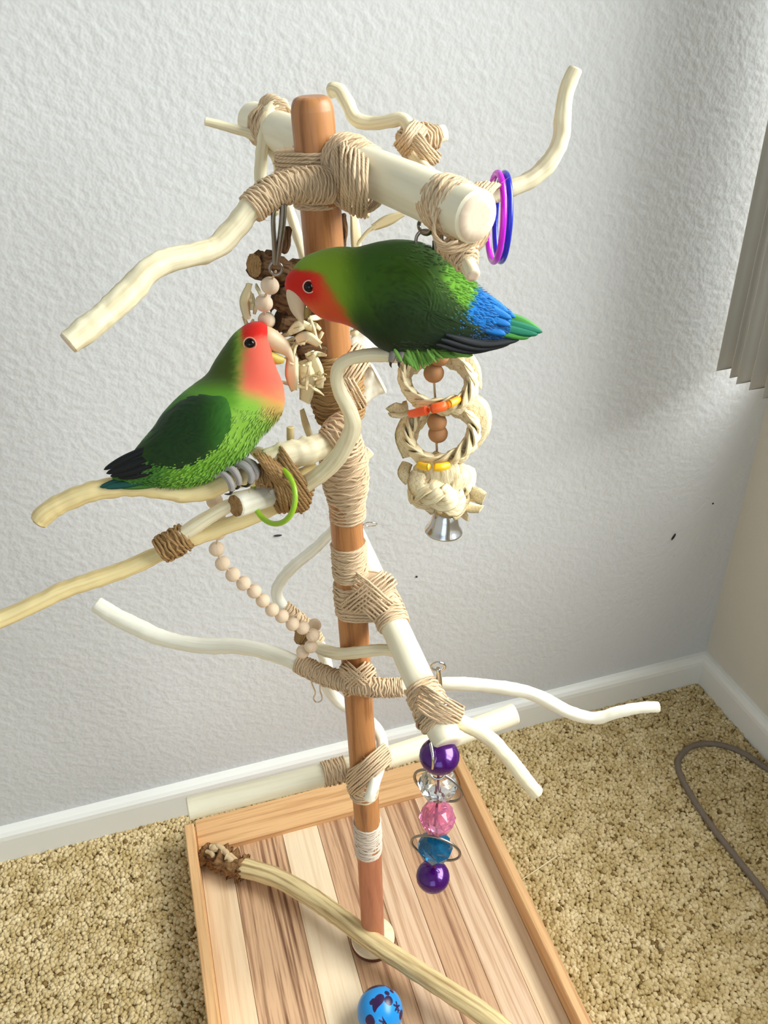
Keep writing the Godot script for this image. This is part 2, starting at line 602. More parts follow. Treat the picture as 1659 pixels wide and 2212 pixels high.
func cord_and_specks() -> void:
	var p := []
	for q in [Vector3(0.6044, 0.0090, -0.0502), Vector3(0.5945, 0.0090, -0.0767), Vector3(0.5785, 0.0090, -0.1148), Vector3(0.5532, 0.0090, -0.1383), Vector3(0.5235, 0.0090, -0.1453), Vector3(0.4962, 0.0090, -0.1364), Vector3(0.4787, 0.0090, -0.1179), Vector3(0.4695, 0.0090, -0.0819), Vector3(0.4653, 0.0090, -0.0290), Vector3(0.4667, 0.0090, 0.0266), Vector3(0.4693, 0.0090, 0.0838), Vector3(0.4691, 0.0090, 0.1332)]:
		p.append(v4(q, 0.0042))
	tag(part("power_cord", rod_mesh(p, 10, 8), mat(rgb(120, 106, 92), 0.6)), "grey brown power cord looped on the carpet near the right baseboard", "cord")
	tag(part("straw_thread", rod_mesh([v4(Vector3(0.1991, 0.0090, -0.0273), 0.0006), v4(Vector3(0.2248, 0.0125, -0.0332), 0.0007), v4(Vector3(0.2558, 0.0095, -0.0438), 0.0005)], 6, 4), M.shred), "pale thin straw lying on the carpet right of the tray", "straw")
	var dark := mat(rgb(40, 34, 30), 0.8)
	var spots := [[Vector3(-0.0224, 0.4170, -0.2670), Vector3(0.005, 0.0012, 0.0012), "dark dash-shaped speck on the wall below the green ring"], [Vector3(0.5151, 0.2952, -0.2670), Vector3(0.0016, 0.0055, 0.0014), "dark upright speck on the wall under the blind"], [Vector3(0.5679, 0.3382, -0.2670), Vector3(0.0013, 0.0013, 0.001), "tiny round grey dot on the wall below the blind"], [Vector3(0.1442, 0.3175, -0.2670), Vector3(0.0014, 0.0014, 0.001), "tiny dot on the wall right of the twine-wrapped fork"], [Vector3(0.6564, 0.0850, -0.2670), Vector3(0.0014, 0.002, 0.001), "dark dot low on the wall beside the room corner"]]
	for s in spots:
		var m := SphereMesh.new()
		m.radius = 1.0
		m.height = 2.0
		m.radial_segments = 12
		m.rings = 6
		tag(part("wall_speck", m, dark, self, Transform3D(Basis(Vector3.BACK, -0.1 if s[1].x > s[1].y else -0.45) * Basis.from_scale(s[1]), s[0])), s[2], "speck")

# ---------------------------------------------------------------- the stand
var S: Node3D

func branch(called: String, path: Array, m: Material, wob := 0.12, sides := 14, cut: Material = null, cut_at := 1) -> MeshInstance3D:
	var b := world_part(called, rod_mesh(path, sides, 7, wob, 0.12), m, S)
	if cut:
		for e in [0, 1]:
			if cut_at == 2 or cut_at == e:
				var i: int = 0 if e == 0 else path.size() - 1
				var d := (xyz(path[i]) - xyz(path[1 if e == 0 else i - 1])).normalized()
				var q: Vector4 = path[i]
				var st := start()
				rod(st, [v4(xyz(q) - d * 0.0006, q.w * 0.9), v4(xyz(q) + d * 0.0002, q.w * 0.89), v4(xyz(q) + d * 0.0003, q.w * 0.5)], sides, 1, wob * 0.5, 0.0)
				world_part("cut_end", done(st), cut, b)
	return b

func bind(path: Array, turns: float, m: Material = null, tw := 0.00095, lean := Vector3.ZERO, fuzz := 70) -> MeshInstance3D:
	var st := start()
	wind(st, path, turns, tw, lean, 0.2, fuzz)
	return world_part("jute_wrap", done(st), m if m else M.jute, S)

func lashing(c: Vector3, a: Vector3, b: Vector3, w: Vector3, turns: int, m: Material = null, tw := 0.001) -> void:
	var st := start()
	lash(st, c, a, b, w, turns, tw)
	world_part("jute_lashing", done(st), m if m else M.jute, S)

func stand() -> void:
	S = thing("bird_stand", "wooden bird play stand, pale branches tied to a brown pole in a tray", "bird stand", Vector3(0, 0.0, 0))
	tray()
	pole()
	top_branches()
	middle_branches()
	lower_branches()

func tray() -> void:
	var t := Node3D.new()
	t.name = "tray"
	S.add_child(t)
	var x0 := -0.190
	var x1 := 0.185
	var z0 := -0.203
	var z1 := 0.42
	var th := 0.012
	var hz := 0.05
	var sets := [
		grain(128, 256, rgb(236, 208, 172), rgb(206, 168, 126), 9.0, 2.2, 0.7, 31),
		grain(128, 256, rgb(212, 172, 134), rgb(112, 74, 50), 8.0, 2.6, 1.0, 32),
		grain(128, 256, rgb(238, 216, 184), rgb(218, 186, 146), 8.0, 2.0, 0.6, 33),
		grain(128, 256, rgb(206, 166, 130), rgb(130, 90, 64), 8.0, 2.2, 0.95, 34),
		grain(128, 256, rgb(226, 194, 162), rgb(180, 138, 104), 8.0, 2.0, 0.8, 35)]
	var mats := []
	for g in sets:
		var m := textured(mat(Color.WHITE, 0.5, 0.45), g, Vector3(9, 1.7, 9))
		m.uv1_triplanar = true
		m.uv1_triplanar_sharpness = 8.0
		mats.append(m)
	# floor planks, left to right: right edge and look
	var x := x0 + th
	var n := 0
	for q in [[-0.140, 0], [-0.072, 1], [-0.026, 2], [0.026, 3], [0.066, 4], [0.108, 3], [0.146, 4], [x1 - th, 0]]:
		n += 1
		var w: float = q[0] - x
		part("plank", board(w - 0.0004, z1 - z0 - 2 * th, 0.010, 0.0004), mats[q[1]], t, Transform3D(Basis(Vector3.RIGHT, PI / 2), Vector3(x + w / 2, 0.017, (z0 + z1) / 2 + 0.0)))
		x = q[0]
	var side := textured(mat(Color.WHITE, 0.5, 0.45), grain(128, 256, rgb(224, 178, 126), rgb(184, 132, 84), 9.0, 2.6, 0.8, 36), Vector3(8, 1.7, 8))
	side.uv1_triplanar = true
	for e in [x0 + th / 2, x1 - th / 2]:
		part("side_panel", board(hz, z1 - z0, th, 0.0012), side, t, Transform3D(Basis(Vector3.RIGHT, PI / 2) * Basis(Vector3.UP, PI / 2), Vector3(e, hz / 2 + 0.001, (z0 + z1) / 2)))
	for e in [z0 + th / 2, z1 - th / 2]:
		part("end_panel", board(hz, x1 - x0 - 2 * th - 0.0006, th, 0.0012), side, t, Transform3D(Basis(Vector3.BACK, PI / 2) * Basis(Vector3.UP, PI / 2), Vector3((x0 + x1) / 2, hz / 2 + 0.0005, e)))
	# base disc with a dark bark edge
	var c := Vector3(0.0005, 0.0220, -0.0016)
	var disc := part("base_disc", lathe([Vector2(0, 0.0), Vector2(0.0245, 0.0), Vector2(0.0248, 0.0015), Vector2(0.0248, 0.0085), Vector2(0.024, 0.0095), Vector2(0, 0.0095)], 40), textured(mat(Color.WHITE, 0.6), grain(64, 64, rgb(236, 220, 188), rgb(216, 190, 150), 5.0, 2.0, 0.5, 40), Vector3(1, 1, 1)), S, Transform3D(Basis(), c))
	part("bark_rim", lathe([Vector2(0.0244, 0.0006), Vector2(0.0256, 0.0012), Vector2(0.0257, 0.0045), Vector2(0.0247, 0.0055)], 40), mat(rgb(96, 52, 34), 0.8), disc)

func pole() -> void:
	var r := 0.0127
	var a := Vector3(0.0004, 0.0342, 0.0001)
	var b := Vector3(0.0012, 0.1977, 0.0003)
	var top := Vector3(-0.0082, 0.8931, -0.0024)
	world_part("pole_foot", rod_mesh([v4(a, r), v4(a.lerp(b, 0.5), r), v4(b, r)], 28, 4, 0.0, 0.02), M.pole_foot, S)
	var p := [v4(b, r)]
	for q in [Vector3(0.0003, 0.2899, 0.0001), Vector3(-0.0006, 0.3910, -0.0002), Vector3(-0.0015, 0.4742, -0.0004), Vector3(-0.0024, 0.5926, -0.0007), Vector3(-0.0036, 0.6767, -0.0010), Vector3(-0.0053, 0.7497, -0.0015), Vector3(-0.0067, 0.8222, -0.0019)]:
		p.append(v4(q, r * (1.0 + 0.012 * sin(p.size() * 1.3))))
	var up := (top - Vector3(-0.0067, 0.8222, -0.0019)).normalized()
	for q in [[0.03, 1.0], [0.0105, 1.0], [0.0065, 0.975], [0.0034, 0.91], [0.0012, 0.8], [0.0002, 0.62]]:
		p.append(v4(top - up * q[0], r * q[1]))
	world_part("pole", rod_mesh(p, 28, 5, 0.0, 0.0), M.pole, S)

func top_branches() -> void:
	# thick dowel through the top joint
	branch("dowel_perch", [Vector4(-0.0218, 0.8639, -0.1415, 0.0131), Vector4(-0.0062, 0.8611, -0.0663, 0.0131), Vector4(0.0062, 0.8582, 0.0018, 0.0131), Vector4(0.0236, 0.8552, 0.0775, 0.0131), Vector4(0.0411, 0.8503, 0.1335, 0.0131)], M.dowel, 0.015, 26, M.cut, 2)
	bind([Vector4(0.0044, 0.8596, 0.0013, 0.0139), Vector4(0.0076, 0.8577, 0.0105, 0.0164), Vector4(0.0107, 0.8568, 0.0218, 0.0159), Vector4(0.0134, 0.8563, 0.0319, 0.0143), Vector4(0.0148, 0.8558, 0.0386, 0.0129)], 13, null, .0012)
	lashing(Vector3(0.0061, 0.8518, 0.0246), Vector3(0.0043, 0.8337, 0.0283) - Vector3(0.0061, 0.8518, 0.0246), (Vector3(-0.0036, 0.8514, -0.0010) - Vector3(0.0061, 0.8518, 0.0246)), Vector3(0.0034, 0.8547, 0.0530) - Vector3(-0.0002, 0.8547, 0.0312), 6)
	lashing(Vector3(0.0078, 0.8500, 0.0293), Vector3(0.0061, 0.8325, 0.0329) - Vector3(0.0078, 0.8500, 0.0293), (Vector3(0.0078, 0.8500, 0.0293) - Vector3(0.0196, 0.8409, -0.0152)) , Vector3(0.0149, 0.8467, 0.0355) - Vector3(0.0034, 0.8502, 0.0218), 7)
	lashing(Vector3(0.0077, 0.8511, 0.0022), Vector3(0.0086, 0.8697, 0.0025) - Vector3(0.0077, 0.8511, 0.0022), (Vector3(0.0077, 0.8511, 0.0022) - Vector3(0.0174, 0.8437, -0.0366)), Vector3(0.0100, 0.8521, 0.0133) - Vector3(0.0024, 0.8523, 0.0007), 6)
	# round the pole above the left arm
	bind([Vector4(-0.0087, 0.8516, -0.0025, 0.0143), Vector4(-0.0088, 0.8579, -0.0025, 0.0147), Vector4(-0.0089, 0.8641, -0.0026, 0.0141)], 7, null, .0011, Vector3(-0.0168, 0.8569, -0.0173) - Vector3(-0.0098, 0.8587, -0.0028))
	bind([Vector4(-0.0091, 0.8322, -0.0026, 0.0140), Vector4(-0.0088, 0.8455, -0.0025, 0.0141)], 7, null, .001)
	# left arm with its twine sleeve
	branch("left_branch", [Vector4(-0.0057, 0.8488, 0.0212, 0.0070), Vector4(-0.0208, 0.8508, 0.0252, 0.0074), Vector4(-0.0377, 0.8498, 0.0287, 0.0071), Vector4(-0.0540, 0.8431, 0.0345, 0.0068), Vector4(-0.0655, 0.8337, 0.0395, 0.0065), Vector4(-0.0775, 0.8264, 0.0454, 0.0064), Vector4(-0.0906, 0.8247, 0.0510, 0.0063), Vector4(-0.1055, 0.8243, 0.0561, 0.0062), Vector4(-0.1171, 0.8208, 0.0611, 0.0067), Vector4(-0.1265, 0.8140, 0.0657, 0.0069), Vector4(-0.1401, 0.8059, 0.0722, 0.0067), Vector4(-0.1506, 0.8006, 0.0775, 0.0065), Vector4(-0.1628, 0.7949, 0.0823, 0.0063)], M.branch, 0.16, 18, M.cut)
	bind([Vector4(-0.0058, 0.8478, 0.0212, 0.0100), Vector4(-0.0181, 0.8500, 0.0250, 0.0104), Vector4(-0.0322, 0.8505, 0.0282, 0.0095), Vector4(-0.0437, 0.8478, 0.0312, 0.0091), Vector4(-0.0552, 0.8421, 0.0351, 0.0086)], 26, null, .00085)
	# twigs on the far side
	branch("twig", [Vector4(-0.0587, 0.8684, -0.1209, 0.0029), Vector4(-0.0417, 0.8635, -0.1160, 0.0032), Vector4(-0.0270, 0.8589, -0.1097, 0.0036), Vector4(-0.0154, 0.8548, -0.1033, 0.0036), Vector4(-0.0013, 0.8504, -0.0940, 0.0032)], M.branch, 0.2, 10)
	branch("curled_branch", [Vector4(-0.0039, 0.8768, -0.1103, 0.0042), Vector4(-0.0128, 0.8764, -0.1025, 0.0043), Vector4(-0.0188, 0.8717, -0.0969, 0.0044), Vector4(-0.0226, 0.8613, -0.0939, 0.0044), Vector4(-0.0261, 0.8485, -0.0928, 0.0043), Vector4(-0.0285, 0.8339, -0.0914, 0.0044), Vector4(-0.0261, 0.8199, -0.0907, 0.0042), Vector4(-0.0188, 0.8098, -0.0907, 0.0041)], M.branch, 0.2, 12)
	branch("curled_branch", [Vector4(-0.0194, 0.8518, -0.1013, 0.0035), Vector4(-0.0154, 0.8454, -0.0980, 0.0036), Vector4(-0.0142, 0.8350, -0.0956, 0.0037), Vector4(-0.0116, 0.8182, -0.0928, 0.0036), Vector4(-0.0068, 0.7960, -0.0893, 0.0037), Vector4(-0.0021, 0.7735, -0.0838, 0.0037)], M.branch, 0.2, 12)
	bind([Vector4(-0.0173, 0.8632, -0.1173, 0.0146), Vector4(-0.0132, 0.8623, -0.0974, 0.0146)], 6, null, .0011)
	lashing(Vector3(-0.0112, 0.8706, -0.1072), Vector3(-0.0204, 0.8714, -0.1099) - Vector3(-0.0112, 0.8706, -0.1072), Vector3(-0.0102, 0.8816, -0.1070) - Vector3(-0.0112, 0.8706, -0.1072), Vector3(-0.0093, 0.8689, -0.0911) - Vector3(-0.0117, 0.8724, -0.1178), 7)
	# twisting branch behind the dowel
	branch("twisting_branch", [Vector4(0.0188, 0.8860, -0.0570, 0.0033), Vector4(0.0169, 0.8910, -0.0555, 0.0035), Vector4(0.0214, 0.8894, -0.0511, 0.0041), Vector4(0.0246, 0.8821, -0.0450, 0.0044), Vector4(0.0275, 0.8746, -0.0389, 0.0044), Vector4(0.0351, 0.8723, -0.0315, 0.0042), Vector4(0.0440, 0.8739, -0.0227, 0.0040), Vector4(0.0512, 0.8753, -0.0165, 0.0040), Vector4(0.0540, 0.8712, -0.0105, 0.0040), Vector4(0.0523, 0.8643, -0.0058, 0.0040), Vector4(0.0522, 0.8559, 0.0087, 0.0039), Vector4(0.0556, 0.8504, 0.0243, 0.0039), Vector4(0.0595, 0.8466, 0.0379, 0.0038)], M.branch, 0.18, 12)
	branch("stub", [Vector4(0.0543, 0.8598, -0.0156, 0.0058), Vector4(0.0668, 0.8632, -0.0162, 0.0058), Vector4(0.0800, 0.8657, -0.0166, 0.0053)], M.branch_white, 0.14, 14, M.cut)
	bind([Vector4(0.0497, 0.8600, -0.0128, 0.0087), Vector4(0.0565, 0.8622, -0.0129, 0.0107), Vector4(0.0633, 0.8638, -0.0131, 0.0096), Vector4(0.0745, 0.8637, -0.0161, 0.0067)], 13, null, .0009)
	lashing(Vector3(0.0547, 0.8649, -0.0093), Vector3(0.0473, 0.8578, -0.0072) - Vector3(0.0547, 0.8649, -0.0093), Vector3(0.0471, 0.8686, 0.0135) - Vector3(0.0547, 0.8649, -0.0093), Vector3(0.0594, 0.8616, -0.0079) - Vector3(0.0512, 0.8690, -0.0103), 7)
	lashing(Vector3(0.0602, 0.8599, -0.0015), Vector3(0.0684, 0.8513, -0.0012) - Vector3(0.0602, 0.8599, -0.0015), Vector3(0.0529, 0.8635, 0.0193) - Vector3(0.0602, 0.8599, -0.0015), Vector3(0.0629, 0.8624, -0.0007) - Vector3(0.0561, 0.8565, -0.0027), 6)
	# branch across the near end of the dowel
	branch("upright_branch", [Vector4(0.0395, 0.8221, 0.1341, 0.0040), Vector4(0.0399, 0.8277, 0.1238, 0.0040), Vector4(0.0434, 0.8335, 0.1113, 0.0043), Vector4(0.0501, 0.8420, 0.0997, 0.0046), Vector4(0.0602, 0.8501, 0.0953, 0.0047), Vector4(0.0751, 0.8534, 0.0943, 0.0047), Vector4(0.0884, 0.8576, 0.0940, 0.0047), Vector4(0.0990, 0.8659, 0.0929, 0.0047), Vector4(0.1051, 0.8765, 0.0905, 0.0047), Vector4(0.1065, 0.8873, 0.0878, 0.0044), Vector4(0.1088, 0.8978, 0.0853, 0.0041), Vector4(0.1133, 0.9076, 0.0845, 0.0038)], M.branch, 0.16, 16, M.cut, 2)
	bind([Vector4(0.0304, 0.8536, 0.1023, 0.0123), Vector4(0.0333, 0.8526, 0.1094, 0.0143), Vector4(0.0363, 0.8515, 0.1165, 0.0142), Vector4(0.0390, 0.8508, 0.1225, 0.0133)], 10, null, .0011)
	bind([Vector4(0.0381, 0.8345, 0.1129, 0.0108), Vector4(0.0399, 0.8298, 0.1186, 0.0083), Vector4(0.0397, 0.8247, 0.1258, 0.0054)], 9, null, .001)
	lashing(Vector3(0.0399, 0.8428, 0.1176), Vector3(0.0380, 0.8312, 0.1232) - Vector3(0.0399, 0.8428, 0.1176), Vector3(0.0544, 0.8456, 0.1176) - Vector3(0.0399, 0.8428, 0.1176), Vector3(0.0328, 0.8501, 0.1290) - Vector3(0.0476, 0.8364, 0.1052), 6)
	lashing(Vector3(0.0516, 0.8538, 0.1063), Vector3(0.0594, 0.8597, 0.1055) - Vector3(0.0516, 0.8538, 0.1063), Vector3(0.0450, 0.8574, 0.1221) - Vector3(0.0516, 0.8538, 0.1063), Vector3(0.0585, 0.8536, 0.1083) - Vector3(0.0470, 0.8550, 0.1050), 7)

func middle_branches() -> void:
	# knobbly stump on the right of the pole
	branch("stump", [Vector4(0.0007, 0.6910, -0.0123, 0.0100), Vector4(0.0114, 0.6984, -0.0123, 0.0103), Vector4(0.0220, 0.7040, -0.0124, 0.0103), Vector4(0.0307, 0.7079, -0.0120, 0.0120)], M.branch_white, 0.2, 20, M.cut)
	branch("stump", [Vector4(0.0041, 0.7180, -0.0196, 0.0089), Vector4(0.0171, 0.7267, -0.0222, 0.0092), Vector4(0.0338, 0.7353, -0.0257, 0.0083), Vector4(0.0431, 0.7411, -0.0272, 0.0076)], M.branch_white, 0.25, 16)
	branch("stub", [Vector4(0.0018, 0.6361, -0.0140, 0.0039), Vector4(0.0132, 0.6411, -0.0149, 0.0042), Vector4(0.0230, 0.6478, -0.0163, 0.0044)], M.branch, 0.1, 12, M.cut)
	bind([Vector4(-0.0051, 0.6860, -0.0015, 0.0143), Vector4(-0.0053, 0.6994, -0.0015, 0.0170), Vector4(-0.0060, 0.7145, -0.0017, 0.0173), Vector4(-0.0065, 0.7282, -0.0019, 0.0155), Vector4(-0.0069, 0.7366, -0.0020, 0.0140)], 15, M.jute_dark, .0011, Vector3(0.0042, 0.7081, -0.0092) - Vector3(-0.0033, 0.7127, -0.0010))
	lashing(Vector3(0.0065, 0.7124, -0.0106), Vector3(0.0205, 0.7299, -0.0097) - Vector3(0.0065, 0.7124, -0.0106), Vector3(-0.0001, 0.7246, 0.0166) - Vector3(0.0065, 0.7124, -0.0106), Vector3(0.0107, 0.6998, -0.0094) - Vector3(0.0030, 0.7178, -0.0116), 8)
	lashing(Vector3(0.0063, 0.7044, -0.0086), Vector3(0.0143, 0.6869, -0.0084) - Vector3(0.0063, 0.7044, -0.0086), Vector3(-0.0003, 0.7171, 0.0186) - Vector3(0.0063, 0.7044, -0.0086), Vector3(0.0137, 0.7078, -0.0065) - Vector3(0.0007, 0.7010, -0.0102), 7)
	bind([Vector4(-0.0010, 0.6020, -0.0003, 0.0138), Vector4(-0.0010, 0.6158, -0.0003, 0.0143), Vector4(-0.0014, 0.6301, -0.0004, 0.0170), Vector4(-0.0016, 0.6461, -0.0005, 0.0180), Vector4(-0.0022, 0.6597, -0.0006, 0.0168), Vector4(-0.0030, 0.6711, -0.0008, 0.0145)], 22, null, .00105)
	# main side branch
	branch("side_branch", [Vector4(-0.0015, 0.6845, 0.0120, 0.0081), Vector4(-0.0152, 0.6852, 0.0269, 0.0088), Vector4(-0.0294, 0.6856, 0.0353, 0.0090), Vector4(-0.0432, 0.6872, 0.0417, 0.0091), Vector4(-0.0548, 0.6892, 0.0467, 0.0087), Vector4(-0.0643, 0.6876, 0.0481, 0.0081)], M.branch, 0.2, 20)
	bind([Vector4(-0.0026, 0.6910, 0.0201, 0.0105), Vector4(-0.0089, 0.6910, 0.0266, 0.0117), Vector4(-0.0147, 0.6893, 0.0312, 0.0109), Vector4(-0.0197, 0.6872, 0.0328, 0.0097)], 9, null, .001)
	lashing(Vector3(-0.0038, 0.6705, 0.0051), Vector3(0.0075, 0.6709, 0.0063) - Vector3(-0.0038, 0.6705, 0.0051), Vector3(-0.0101, 0.6853, 0.0325) - Vector3(-0.0038, 0.6705, 0.0051), Vector3(-0.0034, 0.6534, 0.0053) - Vector3(-0.0041, 0.6834, 0.0051), 9)
	branch("stub", [Vector4(-0.0580, 0.6616, 0.0416, 0.0053), Vector4(-0.0444, 0.6663, 0.0393, 0.0056), Vector4(-0.0292, 0.6691, 0.0353, 0.0057)], M.branch_yellow, 0.1, 14, M.cut)
	# the fork and its arms
	branch("perch_branch", [Vector4(-0.0519, 0.6774, 0.0496, 0.0067), Vector4(-0.0655, 0.6791, 0.0499, 0.0063), Vector4(-0.0788, 0.6806, 0.0492, 0.0063), Vector4(-0.0908, 0.6787, 0.0478, 0.0063), Vector4(-0.1032, 0.6740, 0.0464, 0.0063), Vector4(-0.1164, 0.6736, 0.0446, 0.0066), Vector4(-0.1303, 0.6774, 0.0427, 0.0065), Vector4(-0.1453, 0.6815, 0.0405, 0.0065), Vector4(-0.1606, 0.6831, 0.0392, 0.0064), Vector4(-0.1764, 0.6817, 0.0378, 0.0064), Vector4(-0.1913, 0.6772, 0.0367, 0.0064), Vector4(-0.2021, 0.6726, 0.0367, 0.0064), Vector4(-0.2093, 0.6665, 0.0367, 0.0061)], M.branch_yellow, 0.14, 18, M.cut_dark)
	branch("stub", [Vector4(-0.0535, 0.6586, 0.0367, 0.0079), Vector4(-0.0680, 0.6612, 0.0450, 0.0080), Vector4(-0.0885, 0.6655, 0.0578, 0.0081)], M.branch_white, 0.1, 18, M.cut_dark)
	branch("long_branch", [Vector4(-0.0451, 0.6526, 0.0370, 0.0054), Vector4(-0.0718, 0.6436, 0.0377, 0.0054), Vector4(-0.0978, 0.6384, 0.0385, 0.0055), Vector4(-0.1219, 0.6340, 0.0400, 0.0056), Vector4(-0.1428, 0.6275, 0.0402, 0.0057), Vector4(-0.1637, 0.6211, 0.0405, 0.0059), Vector4(-0.1854, 0.6171, 0.0405, 0.0059), Vector4(-0.2053, 0.6140, 0.0410, 0.0058), Vector4(-0.2223, 0.6092, 0.0424, 0.0058), Vector4(-0.2485, 0.6019, 0.0432, 0.0058), Vector4(-0.2684, 0.6007, 0.0458, 0.0054)], M.branch_yellow, 0.14, 16)
	branch("thin_branch", [Vector4(-0.0763, 0.6683, 0.0530, 0.0039), Vector4(-0.0934, 0.6612, 0.0502, 0.0045), Vector4(-0.1094, 0.6529, 0.0487, 0.0049), Vector4(-0.1241, 0.6444, 0.0476, 0.0049), Vector4(-0.1381, 0.6369, 0.0467, 0.0043)], M.branch, 0.14, 14)
	bind([Vector4(-0.1216, 0.6415, 0.0452, 0.0089), Vector4(-0.1309, 0.6380, 0.0457, 0.0101), Vector4(-0.1404, 0.6340, 0.0461, 0.0089)], 8, M.jute_dark, .0011)
	bind([Vector4(-0.0714, 0.6802, 0.0492, 0.0072), Vector4(-0.0626, 0.6790, 0.0507, 0.0081), Vector4(-0.0553, 0.6762, 0.0507, 0.0088)], 8, M.jute_dark, .001)
	bind([Vector4(-0.0613, 0.6556, 0.0396, 0.0110), Vector4(-0.0523, 0.6578, 0.0401, 0.0141), Vector4(-0.0436, 0.6575, 0.0395, 0.0120)], 9, M.jute_dark, .0012)
	lashing(Vector3(-0.0536, 0.6704, 0.0429), Vector3(-0.0630, 0.6916, 0.0464) - Vector3(-0.0536, 0.6704, 0.0429), Vector3(-0.0568, 0.6833, 0.0649) - Vector3(-0.0536, 0.6704, 0.0429), Vector3(-0.0427, 0.6665, 0.0460) - Vector3(-0.0603, 0.6765, 0.0451), 9, M.jute_dark, .0012)
	lashing(Vector3(-0.0502, 0.6649, 0.0438), Vector3(-0.0480, 0.6471, 0.0487) - Vector3(-0.0502, 0.6649, 0.0438), Vector3(-0.0531, 0.6763, 0.0628) - Vector3(-0.0502, 0.6649, 0.0438), Vector3(-0.0415, 0.6628, 0.0464) - Vector3(-0.0585, 0.6640, 0.0456), 9, M.jute_dark, .0012)
	lashing(Vector3(-0.0480, 0.6691, 0.0424), Vector3(-0.0385, 0.6499, 0.0472) - Vector3(-0.0480, 0.6691, 0.0424), Vector3(-0.0515, 0.6825, 0.0653) - Vector3(-0.0480, 0.6691, 0.0424), Vector3(-0.0444, 0.6779, 0.0435) - Vector3(-0.0535, 0.6614, 0.0429), 7, M.jute_dark, .0012)
	branch("curving_perch", [Vector4(-0.0502, 0.6620, 0.0501, 0.0055), Vector4(-0.0415, 0.6719, 0.0568, 0.0055), Vector4(-0.0313, 0.6817, 0.0628, 0.0057), Vector4(-0.0220, 0.6939, 0.0686, 0.0056), Vector4(-0.0153, 0.7085, 0.0736, 0.0055), Vector4(-0.0125, 0.7206, 0.0765, 0.0051), Vector4(-0.0152, 0.7325, 0.0778, 0.0046), Vector4(-0.0195, 0.7427, 0.0787, 0.0043), Vector4(-0.0218, 0.7525, 0.0801, 0.0039), Vector4(-0.0206, 0.7611, 0.0825, 0.0037), Vector4(-0.0149, 0.7666, 0.0862, 0.0037), Vector4(-0.0065, 0.7694, 0.0907, 0.0039), Vector4(0.0031, 0.7701, 0.0955, 0.0039), Vector4(0.0125, 0.7698, 0.1003, 0.0039), Vector4(0.0244, 0.7708, 0.1058, 0.0036)], M.branch, 0.12, 16)
	branch("twig", [Vector4(-0.0427, 0.6680, 0.0190, 0.0029), Vector4(-0.0424, 0.6815, 0.0170, 0.0027), Vector4(-0.0413, 0.6939, 0.0152, 0.0027)], M.branch_yellow, 0.1, 10)

